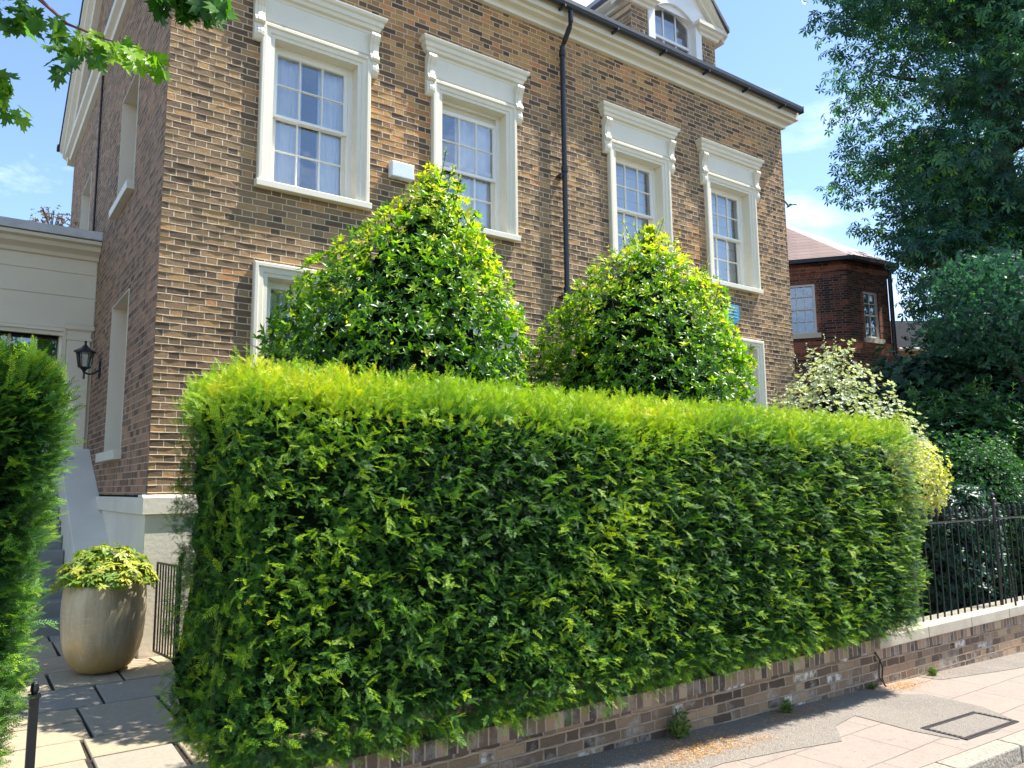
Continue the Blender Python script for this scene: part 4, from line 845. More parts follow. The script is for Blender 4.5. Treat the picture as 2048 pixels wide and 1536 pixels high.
# ================================================================== BAY SHRUBS
def shrub(name, label, cx, cy, z0, prof, n, seed, tmpl, sc, mat, tints=(.1, .5), young_lit=.5, cat='shrub', lump=.09, depth=.35, lumpf=2.2, parent_trunk=True, sprout=0, group=None, updir=.5, lean=0):
    """prof: [(z, radius)] outline of the crown"""
    S = thing(name, label, cat, group); r = np.random.default_rng(seed)
    zs_, rs_ = np.array([p[0] for p in prof]), np.array([p[1] for p in prof])
    zz = r.uniform(zs_[0], zs_[-1], n * 3); w = np.interp(zz, zs_, rs_) + .08; keep = r.uniform(size=n * 3) < w / w.max(); zz = zz[keep][:n]; m = len(zz)
    a = r.uniform(0, 2 * pi, m); R0 = np.interp(zz, zs_, rs_); dR = (np.interp(zz + .05, zs_, rs_) - np.interp(zz - .05, zs_, rs_)) / .1
    N = unit(np.stack([np.cos(a), np.sin(a), -dR], 1))
    q = r.uniform(size=m) ** 1.6; P = np.stack([np.cos(a) * R0, np.sin(a) * R0, zz], 1)
    lum = lumps(P + np.array([cx, cy, 0]), lumpf, seed) * lump + lumps(P + np.array([cx, cy, 0]), lumpf * 2.6, seed + 2) * lump * .6
    P = P + N * (lum - q * depth)[:, None]
    rad = np.hypot(P[:, 0], P[:, 1])
    P[:, 0] += lean * np.clip((zz - 2.4) / 2, 0, 1.2) ** 1.3; P += np.array([cx, cy, z0]); D = N * r.uniform(.5, 1, (m, 1)) + r.normal(size=(m, 3)) * .45 + np.array([0, 0, updir])
    hz = np.clip((zz - zs_[0]) / (zs_[-1] - zs_[0]), 0, 1)
    T = tints[0] + (tints[1] - tints[0]) * r.uniform(size=m) + young_lit * np.clip(hz - .55, 0, 1) * (q < .3) * r.uniform(.5, 1.6, m) + (r.uniform(size=m) < .14) * (q < .25) * r.uniform(.15, .45, m) * (young_lit > 0)
    T += .25 * young_lit * np.clip(N[:, 0] * .9 - N[:, 1] * .1, 0, 1) * (q < .3) * (r.uniform(size=m) < .6)  # outer leaves on the sun side tinted paler, sunlight put into colour
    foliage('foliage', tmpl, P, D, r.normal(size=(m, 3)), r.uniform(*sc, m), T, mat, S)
    if sprout:
        P2 = []; D2 = []; S2 = []; T2 = []; mbt = MB()
        for i in range(sprout):
            zt = zs_[0] + (zs_[-1] - zs_[0]) * r.uniform(.35, .98); aa = r.uniform(0, 2 * pi); Rr = np.interp(zt, zs_, rs_) * r.uniform(.8, 1); b = Vector((cx + Rr * cos(aa) + lean * min(1.2, max(0, (zt - 2.4) / 2)) ** 1.3, cy + Rr * sin(aa), z0 + zt)); L_ = r.uniform(.12, .32)
            dd = Vector((cos(aa) * .35, sin(aa) * .35, 1)).normalized(); mbt.tube([Vector((cx, cy, z0 + zs_[0] * .5 + zs_[-1] * .45 - .3)), b - Vector((cos(aa) * .1, sin(aa) * .1, .2)), b + dd * L_ * .5, b + dd * L_], .004, 5)
            for k in range(int(L_ / .025)):
                P2.append(b + dd * (k * .03)); a3 = k * 2.4; D2.append((cos(a3), sin(a3), .7)); S2.append(sc[0] * r.uniform(.7, 1.0)); T2.append(r.uniform(.75, 1))
            P2.append(b + dd * L_); D2.append((0, 0, 1)); S2.append(sc[0] * .8); T2.append(1)
        base = leaf_tmpl(.2, .08, .1)
        foliage('leaves', base, np.array([tuple(p) for p in P2]), np.array(D2, float), r.normal(size=(len(P2), 3)) * .3 + np.array([0, 0, 1.]), np.array(S2) * 1.15, np.array(T2), mat, S)
    # trunk and a few limbs
    mb = MB(); zt = zs_[0] * .5 + zs_[-1] * .45
    if sprout: mb.add(mbt.v, mbt.f)
    mb.tube([(cx, cy, -.15), (cx + .02, cy, (z0 + zt) * .5), (cx, cy, z0 + zt)], [.06, .045, .02], 8)
    for i in range(9):
        aa = i * 2.4; zb = z0 + zs_[0] + (zt - zs_[0]) * (i + 1) / 11; Rr = np.interp(zb - z0 + .2, zs_, rs_) * .75; mb.tube([(cx, cy, zb), (cx + Rr * .5 * cos(aa), cy + Rr * .5 * sin(aa), zb + .15), (cx + Rr * cos(aa), cy + Rr * sin(aa), zb + .22)], [.022, .015, .006], 6)
    mb.build('trunk', m_bark, S)
    # added dark core inside the crown, blocks light and paints inner shade
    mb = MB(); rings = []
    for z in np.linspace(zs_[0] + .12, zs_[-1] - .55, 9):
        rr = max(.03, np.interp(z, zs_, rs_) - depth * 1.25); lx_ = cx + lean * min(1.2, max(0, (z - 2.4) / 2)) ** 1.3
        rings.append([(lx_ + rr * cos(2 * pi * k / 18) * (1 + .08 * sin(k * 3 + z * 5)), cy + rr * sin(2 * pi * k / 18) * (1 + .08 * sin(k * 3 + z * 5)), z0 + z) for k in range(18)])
    mb.loops(rings, True, True); mb.build('shade_core', m_core, S)
    return S
bayl = rosette(leaf_tmpl(.185, .07, .12), 5, lift=.45, seed=5)
SG_ = 'glossy dome shaped shrubs behind the big hedge'
def near(prof, f): return [((z - 1.6) * f + 1.6, r_ * f) for z, r_ in prof]
shrub('bay_shrub', 'left glossy green dome shaped shrub, tallest, tip beside the white alarm box', 3.20, 6.3, 0, near([(.6, .9), (1.4, 1.18), (2.3, 1.33), (2.8, 1.31), (3.2, 1.22), (3.6, 1.06), (4.0, .86), (4.3, .66), (4.6, .44), (4.9, .22), (5.05, .05)], .905), 9500, 61, bayl, (.046, .078), m_bay, tints=(.18, .72), young_lit=.95, lump=.12, sprout=30, group=SG_, lean=.36)
shrub('bay_shrub', 'right glossy green dome shaped shrub, right of the black downpipe', 6.27, 6.3, 0, near([(.6, 1.1), (1.4, 1.30), (2.3, 1.43), (2.8, 1.42), (3.2, 1.33), (3.6, 1.16), (4.0, .98), (4.3, .72), (4.5, .48), (4.7, .28), (5.0, .06)], .905), 10000, 62, bayl, (.046, .078), m_bay, tints=(.26, .78), young_lit=1.0, lump=.13, sprout=36, group=SG_, lean=.26)
# ---- shrubs to the right of the house
shrub('variegated_pittosporum', 'pale grey green variegated shrub in front of the house corner and bay', 10.5, 6.5, 0, [(.3, .8), (1.2, 1.15), (1.9, 1.3), (2.4, 1.12), (2.8, .82), (3.2, .52), (3.6, .18)], 6500, 63, rosette(leaf4(.3, .05), 7, lift=.5, seed=8), (.035, .055), m_pitto, tints=(.3, 1.0), young_lit=0, lump=.18, depth=.5, sprout=34, updir=.9)
shrub('golden_euonymus', 'bright yellow variegated shrub behind the railings at the hedge end', 9.45, 4.95, 0, [(1.12, .30), (1.3, .46), (1.6, .52), (1.85, .44), (2.03, .26), (2.12, .08)], 1700, 64, rosette(leaf4(.3, .05), 6, lift=.5, seed=8), (.03, .045), m_gold, tints=(.2, 1), young_lit=0, lump=.08, depth=.22)
shrub('clipped_shrub', 'rounded mid green small leaved bush behind the railings', 12.2, 5.55, 0, [(.1, .8), (.9, .98), (1.5, .98), (1.9, .85), (2.2, .6), (2.35, .25)], 4200, 65, rosette(leaf4(.3, .05), 7, lift=.5, seed=9), (.035, .055), m_mid, tints=(.1, .6), young_lit=.2, lump=.07, depth=.3)
shrub('laurel_shrub', 'dark upright shrub with tall leafy shoots behind the rounded bush', 14.5, 6.5, 0, [(.2, 1.0), (1.2, 1.4), (2.0, 1.45), (2.5, 1.2), (3.0, .8), (3.3, .35)], 3200, 66, rosette(leaf_tmpl(.17, .06, .15), 6, lift=.5, seed=10), (.08, .13), m_mid, tints=(.0, .45), young_lit=.25, lump=.16, depth=.5, sprout=70, updir=1.2)
shrub('dark_evergreen', 'tall very dark evergreen mass under the chestnut at the right edge', 18.0, 7.0, 0, [(.1, 2.0), (1.2, 2.5), (2.6, 2.6), (3.8, 2.1), (4.7, 1.3), (5.1, .4)], 6500, 67, rosette(leaf_tmpl(.2, .06, .15), 6, lift=.4, seed=11), (.09, .14), m_dark, tints=(.0, .7), young_lit=.1, lump=.24, depth=.6)
shrub('dark_evergreen', 'broad dark evergreen bush growing just right of the red brick bay', 16.8, 8.2, 0, [(.1, 1.5), (1.6, 1.8), (3.0, 1.75), (3.8, 1.3), (4.3, .8), (4.7, .2)], 5500, 68, rosette(leaf_tmpl(.24, .06, .15), 6, lift=.4, seed=12), (.09, .14), m_dark, tints=(.1, .85), young_lit=.1, lump=.26, depth=.6)
shrub('dark_evergreen', 'low dark shrub between the golden shrub and the rounded bush', 10.75, 5.3, 0, [(.0, .75), (.6, .85), (1.1, .8), (1.5, .55), (1.65, .2)], 2600, 69, rosette(leaf_tmpl(.2, .06, .15), 6, lift=.4, seed=13), (.06, .09), m_dark, tints=(.0, .6), young_lit=.1, lump=.10, depth=.35)
shrub('dark_evergreen', 'shaded low shrub behind the railings right of the braced post', 12.6, 4.95, 0, [(.0, .6), (.5, .75), (1.0, .7), (1.3, .4)], 1700, 70, rosette(leaf_tmpl(.2, .06, .15), 6, lift=.4, seed=13), (.06, .09), m_dark, tints=(.1, .7), young_lit=.1, lump=.1, depth=.35)
shrub('dark_evergreen', 'dark shrub in shade between the pale variegated bush and the tall shoots', 12.9, 7.3, 0, [(.0, 1.0), (.9, 1.3), (1.8, 1.3), (2.4, 1.0), (2.8, .4)], 3600, 71, rosette(leaf_tmpl(.2, .06, .15), 6, lift=.4, seed=13), (.07, .11), m_dark, tints=(.0, .7), young_lit=.1, lump=.18, depth=.45)

# ================================================================== TREES
def tree(name, label, base, limbs, blobs, n, seed, tmpl, sc, mat, tints=(0, .7), droop=.3, trunk_r=.3, bright=.06, group=None):
    """blobs: (x,y,z,rx,ry,rz) clumps; leaves lie on shells of each clump."""
    Tr = thing(name, label, 'tree', group); r = np.random.default_rng(seed); B = np.array(blobs, float); vol = (B[:, 3] * B[:, 4] * B[:, 5]) ** (2 / 3)
    ch = r.choice(len(B), n, p=vol / vol.sum()); u = unit(r.normal(size=(n, 3))); rad = r.uniform(.25, 1.06, n) ** .5
    P = B[ch, :3] + u * B[ch, 3:] * rad[:, None]; P += r.normal(size=(n, 3)) * .05
    D = u * .8 + r.normal(size=(n, 3)) * .5; D[:, 2] -= droop; nr = r.normal(size=(n, 3)) * .45 + np.array([0, 0, 1.]) + u * .4
    bt = r.uniform(-.18, .18, len(B)); T = tints[0] + (tints[1] - tints[0]) * r.uniform(size=n) + bt[ch] + (r.uniform(size=n) < bright) * .35
    foliage('crown', tmpl, P, D, nr, r.uniform(*sc, n), T, mat, Tr)
    mb = MB()
    for L_ in limbs: mb.tube([p[:3] for p in L_], [p[3] for p in L_], 9)
    mb.build('trunk', m_bark, Tr); return Tr
tb = (18.2, 6.6)
def clumps(cx, cy, cz, RX, RY_, RZ_, k, seed, rmin=.6, rmax=1.3, hollow=.35):
    r = np.random.default_rng(seed); out = []
    while len(out) < k:
        u = r.uniform(-1, 1, 3); q = np.linalg.norm(u)
        if q > 1 or q < hollow: continue
        s_ = r.uniform(rmin, rmax); out.append((cx + u[0] * RX, cy + u[1] * RY_, cz + u[2] * RZ_, s_ * 1.25, s_ * 1.25, s_ * .55))
    return out
ch = clumps(22.9, 7.5, 11.0, 5.4, 4.0, 6.4, 170, 81, .6, 1.3) + clumps(20.1, 8.4, 7.5, 2.7, 2.2, 1.8, 24, 82, .5, .9, 0) + clumps(18.5, 9.3, 14.6, 1.8, 1.6, 2.6, 22, 83, .5, .9, 0)
limbs = [[(21.7, 7.9, -.6, .45), (21.6, 7.8, 3, .36), (21.4, 7.9, 7, .3), (21.5, 8.1, 10.5, .22), (21.4, 8.0, 15.5, .08)]]
rl = np.random.default_rng(5)
for i in range(26):
    c = ch[int(rl.integers(0, len(ch)))]; z = max(4, c[2] - rl.uniform(1, 3)); limbs.append([(21.5, 7.9, z, .14), ((21.5 + c[0]) / 2, (7.9 + c[1]) / 2, (z + c[2]) / 2 + .3, .09), (c[0], c[1], c[2], .02)])
tree('chestnut_tree', 'large dark horse chestnut tree overhanging from the right edge', tb, limbs, ch, 32000, 84, palmate(6), (.15, .25), m_chest, tints=(.0, .85), droop=.55)
ch = clumps(16.6, 6.0, 4.6, 2.0, 1.6, 1.3, 26, 85, .5, .9, 0)
tree('lime_tree', 'smaller tree with lighter green leaves under the chestnut', (17, 6), [[(16.9, 5.8, -.2, .16), (16.8, 5.9, 2.5, .12), (16.5, 6.0, 5, .04)], [(16.8, 5.9, 2.5, .07), (15.6, 6.2, 4.2, .03)]], ch, 9500, 86, rosette(leaf4(.34, .05), 3, lift=.3, seed=6), (.06, .10), m_chest, tints=(.0, .55), droop=.3)
# copper tree showing over the roof
ch = [(23.2, 19.4, 14.6, .9, .9, .35), (22.2, 19.6, 13.4, .7, .7, .3), (24.6, 19.3, 13.7, .8, .8, .28), (23.6, 20, 12.6, 1.2, 1.2, .5)]
tree('copper_tree', 'thin red leaved tree top showing above the roof by the dormer', (23, 20), [[(23.4, 19.8, -1, .2), (23.3, 19.7, 8, .12), (23.2, 19.5, 14.6, .02)], [(23.3, 19.7, 10, .06), (22.2, 19.6, 13.4, .012)], [(23.3, 19.7, 10.5, .05), (24.6, 19.3, 13.7, .012)]], ch, 520, 87, leaf4(.35, .05), (.09, .15), m_red, tints=(0, 1), droop=0)
# little plants on the wing roof
for (x, y, z, s_, lb) in ((.97, 13.6, 5.66, .34, 'small orange flowered roof plant on the entrance wing'), (.2, 13.7, 5.52, .2, 'low green plant at the left end of the wing roof')):
    Pn = thing('roof_plant', lb, 'plant'); r = np.random.default_rng(int(x * 100)); n = int(130 * s_ / .3); u = unit(r.normal(size=(n, 3))); u[:, 2] = np.abs(u[:, 2])
    P = np.array([x, y, z]) + u * r.uniform(.3, 1, (n, 1)) ** .5 * np.array([s_ * 1.1, s_, s_ * 1.1]); foliage('leaves', rosette(leaf4(.3), 4, lift=.4, seed=2), P, u + r.normal(size=(n, 3)) * .3, r.normal(size=(n, 3)), r.uniform(.025, .045, n), r.uniform(.2, .9, n), m_straw if s_ > .2 else m_mid, Pn)
    mb = MB()
    for k in range(0, n, 6): mb.tube([(x, y, z - .08), tuple(P[k])], .006, 4)
    mb.lathe([(0, 5.34 - z), (.09, 5.34 - z), (.11, -.04), (0, -.04)], (x, y, z), 12); mb.build('pot', m_twig, Pn)

# ---- maple at the left, its lower boughs hang into the top left corner
def maple_tmpl():
    pts = [(0, 0), (.10, .10), (.42, -.06), (.36, .12), (.58, .20), (.34, .34), (.62, .62), (.40, .58), (.36, .74), (.18, .58), (.16, .78), (.20, .95), (.06, .90), (0, 1.12)]
    full = pts + [(-x, y) for x, y in pts[-2:0:-1]]
    V = [(0, .42, 0)] + [(x, y, .10 * abs(x) - .22 * (y - .4) ** 2 + (.03 if i % 2 else -.03)) for i, (x, y) in enumerate(full)]; k = len(full)
    F = [(0, 1 + i, 1 + (i + 1) % k) for i in range(k)]; return V, F
Mp = thing('maple_tree', 'maple whose leafy boughs hang into the top left corner', 'tree'); r = np.random.default_rng(90)
mb = MB(); mb.tube([(-2.6, 1.9, -.1), (-2.5, 1.9, 2.2), (-2.3, 2.0, 4.2), (-1.8, 2.2, 6.2), (-1.2, 2.4, 8)], [.2, .17, .14, .09, .04], 12)
boughs = [[(-2.3, 2.0, 4.2), (-1.3, 2.5, 4.0), (-.5, 2.95, 3.66), (.02, 3.05, 3.42), (.22, 3.03, 3.27), (.33, 2.93, 3.20), (.44, 2.78, 3.12)],
          [(-2.2, 2.0, 4.6), (-.8, 2.5, 4.5), (.1, 2.6, 3.9), (.40, 2.45, 3.45), (.57, 2.36, 3.2)],
          [(-2.4, 1.95, 3.4), (-1.2, 2.6, 3.5), (-.5, 3.3, 3.4), (-.08, 3.5, 3.27), (.06, 3.52, 3.17)],
          [(-2.2, 2.05, 5.0), (-.5, 2.6, 5.4), (.7, 2.8, 5.2), (1.6, 2.9, 4.9)], [(-2.0, 2.1, 5.4), (-.5, 2.4, 6.2), (.6, 2.2, 6.4)],
          [(-1.3, 2.5, 4.0), (-.6, 2.75, 4.0), (-.1, 2.85, 3.72), (.10, 2.88, 3.45)]]
for b in boughs: mb.tube(b, [.05 * (1 - i / (len(b) - 1)) ** 2.6 + .0022 for i in range(len(b))], 7)
mb.build('trunk', m_twig, Mp)
P = []; D = []; NN = []; S = []; T = []
def leafcloud(c, rad, n, sc=(.075, .125), t=(.2, .8)):
    for i in range(n):
        u = r.normal(size=3); u /= np.linalg.norm(u); P.append(np.array(c) + u * np.array(rad) * r.uniform(.2, 1) ** .5); dd = r.normal(size=3) * .45 + np.array([.15, -.1, -.75]); D.append(dd); NN.append(r.normal(size=3) * .5 + np.array([.3, -.8, .5])); S.append(r.uniform(*sc)); T.append(r.uniform(*t))
SL = (.048, .075)
for c, rd, n, sc_, tt in (((.19, 3.06, 3.24), (.09, .1, .06), 12, SL, (.2, .8)), ((.29, 3.0, 3.20), (.08, .1, .05), 13, SL, (.3, 1)), ((.36, 2.9, 3.16), (.07, .08, .05), 12, SL, (.4, 1)), ((.42, 2.8, 3.10), (.05, .07, .05), 10, SL, (.5, 1)), ((.46, 2.73, 3.07), (.03, .05, .04), 5, SL, (.6, 1)), ((.22, 3.02, 3.12), (.04, .08, .03), 4, SL, (.1, .5)),
    ((.06, 3.25, 3.40), (.10, .1, .07), 20, SL, (.1, .7)), ((.14, 3.2, 3.34), (.08, .1, .05), 12, SL, (.1, .7)), ((.02, 3.5, 3.22), (.06, .1, .05), 12, SL, (.3, .9)), ((.07, 3.5, 3.12), (.06, .1, .05), 12, SL, (.3, .9)), ((.02, 3.3, 3.10), (.05, .1, .05), 8, SL, (.2, .8)),
    ((.44, 2.45, 3.14), (.06, .06, .035), 9, (.07, .095), (.0, .4)), ((.51, 2.40, 3.12), (.06, .06, .04), 11, (.07, .095), (.0, .4)), ((.57, 2.35, 3.11), (.04, .05, .045), 8, (.07, .095), (.1, .5)), ((.47, 2.45, 3.25), (.2, .1, .04), 22, (.07, .095), (.0, .5))):
    leafcloud(c, rd, n, sc_, tt)
for c in [(-.3, 2.9, 3.7), (-.9, 2.7, 3.9), (-.5, 3.0, 3.3), (0, 2.7, 4.3), (.5, 2.75, 5.1), (1.1, 2.85, 5.2), (1.6, 2.9, 5.0), (0, 2.5, 5.6), (.6, 2.3, 6.3), (-.8, 2.4, 5.3), (-1.2, 2.4, 4.6), (1.5, 3.0, 5.4), (2.0, 3.1, 5.3), (1.3, 3.3, 4.9), (1.8, 3.3, 5.6), (.8, 3.2, 4.6), (2.2, 2.9, 5.8), (.9, 2.9, 5.7), (-.2, 2.6, 6.2), (-1, 2.6, 6.6)]: leafcloud(c, (.42, .34, .24), 60, (.10, .15), (.1, .6))  # unseen upper crown clumps, added to shade the left hedge
foliage('leaves', maple_tmpl(), np.array(P), np.array(D), np.array(NN), np.array(S), np.array(T), m_maple, Mp)

# ================================================================== NEIGHBOUR BUILDINGS
NB = thing('neighbour_bay', 'dark red brick octagonal building with plum tiled roof behind the house', 'building')
C0 = np.array([22.0, 12.85]); hB = radians(-7.3); dB = np.array([cos(hB), sin(hB)]); dA = np.array([cos(hB + radians(135)), sin(hB + radians(135))])
pA = C0 + dA * 4.2; p2 = C0 + dB * 1.95; p3 = p2 + np.array([cos(hB + radians(50)), sin(hB + radians(50))]) * 3.2; p4 = p3 + np.array([cos(hB + radians(95)), sin(hB + radians(95))]) * 4; p5 = pA + np.array([cos(hB + radians(100)), sin(hB + radians(100))]) * 4
poly = [pA, C0, p2, p3, p4, p5]
def face_panel(mb, a, b, z0, z1, holes=(), off=0.0, rev=.14):
    """wall panel from a to b (plan), outward normal to the right of a->b; holes (s0,s1,z0,z1)"""
    a = np.array(a); b = np.array(b); L_ = np.linalg.norm(b - a); d = (b - a) / L_; nrm = np.array([d[1], -d[0]])
    t = MB(); wall_holes(t, 1, 0, L_, z0, z1, holes, 0, rev)
    for i, (u, w, z) in enumerate(t.v): q = a + d * u - nrm * (w - off); t.v[i] = (q[0], q[1], z)
    mb.add(t.v, t.f); return L_
def onface(a, b, pts):
    a = np.array(a); b = np.array(b); d = (b - a) / np.linalg.norm(b - a); nrm = np.array([d[1], -d[0]]); return [(*(a + d * u - nrm * w), z) for u, w, z in pts]
LA = 4.2; wa = (LA - 1.80 - .0, LA - .93, 6.20, 7.78); wb = (.72, 1.42, 6.05, 7.55)
mb = MB(); face_panel(mb, pA, C0, -.5, 8.45, [wa]); face_panel(mb, C0, p2, -.5, 8.45, [wb])
for i in range(2, 6): face_panel(mb, poly[i], poly[(i + 1) % 6], -.5, 8.45)
mb.build('wall', m_nb, NB)
def facebox(mb, a, b, u0, u1, w0, w1, z0, z1):
    t = MB(); t.box(u0, u1, w0, w1, z0, z1); mb.add(onface(a, b, t.v), t.f)
mb = MB()
for a, b, L_, h in ((pA, C0, LA, wa), (C0, p2, 1.95, wb)):
    facebox(mb, a, b, 0, L_, -.05, 0, 8.12, 8.30); facebox(mb, a, b, 0, L_, -.03, 0, 5.55, 5.95); facebox(mb, a, b, h[0] - .12, h[0] - .003, -.012, 0, h[2], h[3]); facebox(mb, a, b, h[1] + .003, h[1] + .12, -.012, 0, h[2], h[3])
    n = 11; uc = (h[0] + h[1]) / 2
    for i in range(n):
        if a is C0: continue
        f = (i + .5) / n - .5; w = (h[1] - h[0] + .1) / n; t = MB(); t.add(onface(a, b, [(uc + f * n * w - w * .42, -.014, h[3] + .02), (uc + f * n * w + w * .42, -.014, h[3] + .02), (uc + f * n * w * 1.5 + w * .62, -.014, h[3] + .36), (uc + f * n * w * 1.5 - w * .62, -.014, h[3] + .36)]), [(0, 1, 2, 3)]); mb.add(t.v, t.f)
mb.build('red_brick_trim', m_nb_red, NB)
for a, b, h, rows_ in ((pA, C0, wa, 4), (C0, p2, wb, 4)):
    mb = MB(); u0, u1, z0, z1 = h
    for x0, x1, za, zb in ((u0, u0 + .07, z0, z1), (u1 - .07, u1, z0, z1), (u0 + .07, u1 - .07, z1 - .07, z1), (u0 + .07, u1 - .07, z0, z0 + .08), (u0 + .07, u1 - .07, (z0 + z1) / 2 - .025, (z0 + z1) / 2 + .025)): facebox(mb, a, b, x0, x1, .03, .09, za, zb)
    nc = 3 if b is C0 else 2
    for i in range(1, nc): x = u0 + .07 + (u1 - u0 - .14) * i / nc; facebox(mb, a, b, x - .014, x + .014, .045, .08, z0 + .08, z1 - .07)
    for q in (.25, .75): z = z0 + (z1 - z0) * q; facebox(mb, a, b, u0 + .07, u1 - .07, .046, .079, z - .012, z + .012)
    w = mb.build('window', m_white, NB); mb = MB(); mb.add(onface(a, b, [(u0, .085, z0), (u1, .085, z0), (u1, .085, z1), (u0, .085, z1)]), [(0, 1, 2, 3)]); mb.build('pane', m_glass, w)
    mb = MB(); facebox(mb, a, b, u0 - .1, u1 + .1, -.09, .05, z0 - .15, z0 - .002); mb.build('sill', m_cream, w)
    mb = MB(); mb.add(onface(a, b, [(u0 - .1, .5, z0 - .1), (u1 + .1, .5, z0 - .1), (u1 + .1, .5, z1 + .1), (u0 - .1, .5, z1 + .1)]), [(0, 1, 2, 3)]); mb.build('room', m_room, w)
cen = np.mean(poly, axis=0); ap = (cen[0] - 1.2, cen[1] + .6, 11.2)
mb = MB(); ev = [cen + (p - cen) * 1.10 for p in poly]
mb.add([(p[0], p[1], 8.50) for p in ev] + [ap], [(i, (i + 1) % 6, 6) for i in range(6)] + [(5, 4, 3, 2, 1, 0)]); mb.build('roof', m_tile, NB)
mb = MB(); ev2 = [cen + (p - cen) * 1.115 for p in poly]; mb.loops([[(p[0], p[1], 8.40) for p in ev], [(p[0], p[1], 8.40) for p in ev2], [(p[0], p[1], 8.52) for p in ev2], [(p[0], p[1], 8.52) for p in ev]]); mb.build('gutter', m_gutter, NB)
mb = MB(); q = p2 + np.array([.08, -.05]); mb.tube([(q[0], q[1], -.5), (q[0], q[1], 8.4)], .07, 8); mb.tube([(q[0] + .18, q[1] + .1, -.5), (q[0] + .18, q[1] + .1, 8.5)], .05, 8); mb.build('downpipe', m_black, NB)
OB = thing('low_outbuilding', 'low slate roofed ochre building beyond the brick bay', 'building')
def ray(px, py, d): c = Vector(((px - 1024) / 1545, -(py - 768) / 1545, -1)) * d; return camo.matrix_world @ c
g0, g1 = Vector((25.6, 13.2, 0)), Vector((31.0, 9.4, 0)); dd = (g1 - g0).normalized(); pn = Vector((-dd.y, dd.x, 0))
mb = MB(); mb.add([tuple(g0 + Vector((0, 0, -1))), tuple(g1 + Vector((0, 0, -1))), tuple(g1 + Vector((0, 0, 6.0))), tuple(g0 + Vector((0, 0, 6.0))), tuple(g0 + pn * 5 + Vector((0, 0, -1))), tuple(g1 + pn * 5 + Vector((0, 0, -1))), tuple(g1 + pn * 5 + Vector((0, 0, 6.0))), tuple(g0 + pn * 5 + Vector((0, 0, 6.0)))], [(0, 1, 2, 3), (5, 4, 7, 6), (1, 5, 6, 2), (4, 0, 3, 7)]); mb.build('wall', m_yellowwall, OB)
e0, e1 = g0 - pn * .3 - dd * .2, g1 - pn * .3 + dd * .3
mb = MB(); mb.add([tuple(e0 + Vector((0, 0, 6.0))), tuple(e1 + Vector((0, 0, 6.0))), tuple(e1 + pn * 2.6 + Vector((0, 0, 7.5))), tuple(e0 + pn * 2.6 + Vector((0, 0, 7.5))), tuple(e1 + pn * 5.4 + Vector((0, 0, 6.0))), tuple(e0 + pn * 5.4 + Vector((0, 0, 6.0)))], [(0, 1, 2, 3), (3, 2, 4, 5), (0, 3, 5), (1, 4, 2)]); mb.build('roof', m_oslate, OB)
mb = MB(); mb.tube([tuple(e0 + Vector((0, 0, 5.98))), tuple(e1 + Vector((0, 0, 5.98)))], .06, 8); mb.build('gutter', m_white, OB)

# ================================================================== SMALL THINGS
# fallen needles and dry leaf litter along the wall foot
r = np.random.default_rng(120); P = []
for (x, y, sx, sy, n) in ((4.33, 3.86, .26, .11, 2200), (4.1, 3.72, .45, .05, 900), (5.57, 3.98, .25, .05, 700), (7.35, 4.02, .2, .07, 1300), (8.2, 4.08, .5, .04, 300), (3.2, 4.0, .3, .05, 200), (6.2, 4.08, .4, .03, 120), (9.2, 3.95, .5, .08, 120), (4.85, 3.70, .08, .06, 90), (5.0, 3.4, 1.6, .35, 160), (1.3, 6.0, .25, .8, 60)):
    P.append(np.stack([r.normal(x, sx, n), r.normal(y, sy, n), np.zeros(n)], 1))
P = np.concatenate(P); P = P[(P[:, 1] < 4.13) | (P[:, 0] < 1.7)]; P[:, 2] = np.where(P[:, 0] > 1.7, -.08 - .03 * P[:, 0] + .010, -.1 + .025 * (P[:, 1] - 4.1) + .008) + r.uniform(0, .006, len(P))
D = r.normal(size=(len(P), 3)); D[:, 2] *= .12
lt = foliage('leaf_litter', leaf4(.09, .03), P, D, r.normal(size=(len(P), 3)) * .3 + np.array([0, 0, 1.]), r.uniform(.010, .028, len(P)), r.uniform(0, 1, len(P)), m_straw); tag(lt, kind='stuff')
def weed(x, y, z, s_, label, n=70):
    W = thing('weed', label, 'weed'); r = np.random.default_rng(int(x * 50)); u = unit(r.normal(size=(n, 3))); u[:, 2] = np.abs(u[:, 2]) + .2
    P = np.array([x, y, z]) + u * r.uniform(.1, 1, (n, 1)) * np.array([s_ * .8, s_ * .45, s_ * 1.25]); foliage('leaves', rosette(leaf4(.12), 5, lift=.8, seed=4), P, u + np.array([0, 0, .6]), r.normal(size=(n, 3)), r.uniform(.018, .04, n), r.uniform(.1, 1, n), m_weed, W)
    mb = MB()
    for k in range(0, n, 8): mb.tube([(x, y, z - .01), tuple(P[k])], .0022, 4)
    mb.build('stalks', m_twig, W)
weed(4.37, 4.06, GZ(4.37), .13, 'bushy green weed at the wall foot below the middle of the hedge', 260)
weed(8.08, 4.10, GZ(8.08), .055, 'small bright weed at the wall foot below the railings')
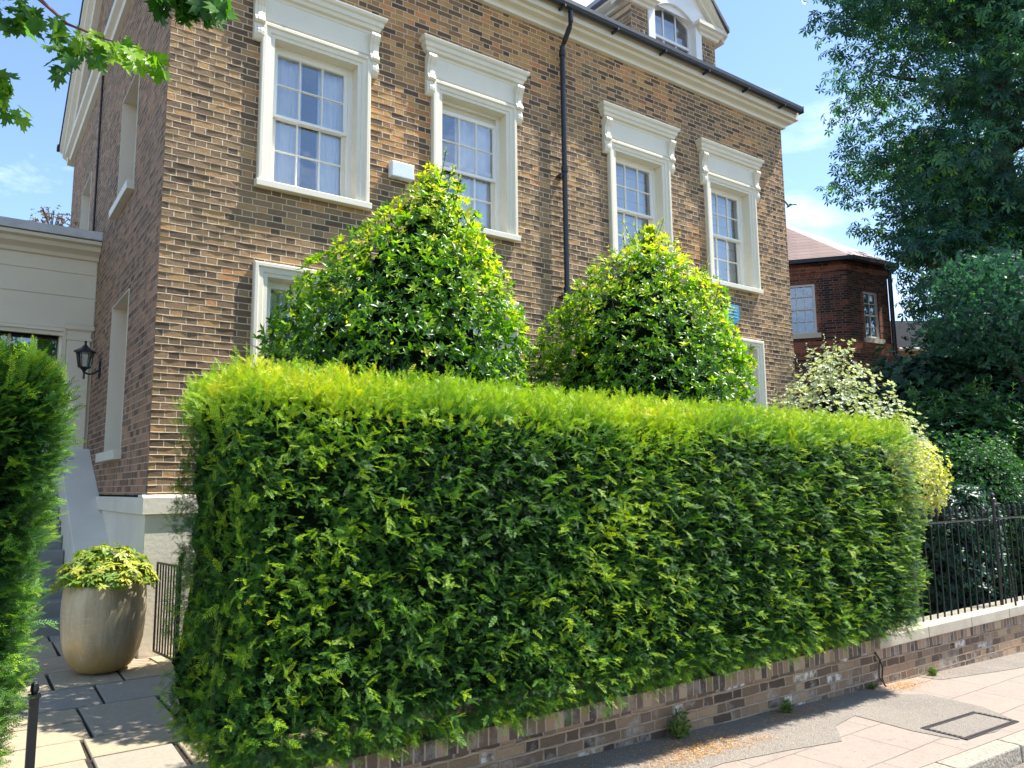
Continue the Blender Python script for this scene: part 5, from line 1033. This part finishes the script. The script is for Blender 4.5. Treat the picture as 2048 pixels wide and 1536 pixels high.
weed(5.62, 4.05, GZ(5.62), .075, 'flat brownish weed in the shadow at the wall foot', 90)
weed(7.0, 4.11, GZ(7.0), .035, 'tiny weed on the wall foot left of the hanging cable', 36)
# pigeon in flight right of the house
def ico(mb, c, rx, ry, rz, n=8, m=10):
    rings = [[(c[0] + rx * sin(pi * i / n) * cos(2 * pi * j / m), c[1] + ry * sin(pi * i / n) * sin(2 * pi * j / m), c[2] + rz * cos(pi * i / n)) for j in range(m)] for i in range(n + 1)]; mb.loops(rings)
bp = ray(1577, 412, 30); mb = MB(); rings = []
for t_, rr in ((-.17, .004), (-.12, .03), (-.02, .055), (.06, .045), (.10, .026), (.13, .03), (.155, .018), (.18, .003)): rings.append([(t_, rr * cos(2 * pi * k / 10), rr * sin(2 * pi * k / 10)) for k in range(10)])
mb.loops(rings, True, True)
for s_ in (-1, 1): mb.add([(.06, s_ * .03, .02), (-.05, s_ * .03, .02), (-.09, s_ * .20, .12), (-.06, s_ * .33, .10), (.03, s_ * .22, .13), (.06, s_ * .03, .035), (-.05, s_ * .03, .03), (-.09, s_ * .20, .13), (-.06, s_ * .33, .108), (.03, s_ * .22, .142)], [(0, 1, 2, 4), (2, 3, 4), (9, 7, 6, 5), (9, 8, 7)])
mb.add([(-.12, -.03, .0), (-.12, .03, .0), (-.24, .06, 0), (-.24, -.06, 0), (-.12, 0, .014)], [(0, 1, 2, 3), (0, 4, 1)])
bd = mb.build('pigeon', simple('feather_grey', (.12, .13, .15), .7, bump=0)); bd.location = bp; bd.rotation_euler = (.3, 0, 1.0); tag(bd, 'small grey bird flying in the sky just right of the house', 'bird')

GROUPS = {'yew_hedge': 'clipped yew hedges either side of the path', 'dark_evergreen': 'dark evergreen shrubs beyond the railings', 'weed': 'weeds growing at the foot of the wall', 'gate_post': 'iron posts at the path opening', 'iron_railings': 'iron railing runs on the coping', 'alarm_box': 'alarm boxes on the house front', 'roof_plant': 'plants on the roof of the entrance wing'}
for o in SC.objects:
    g = GROUPS.get(o.name.split('.')[0])
    if g and o.parent is None and o.get('category'): o['group'] = g
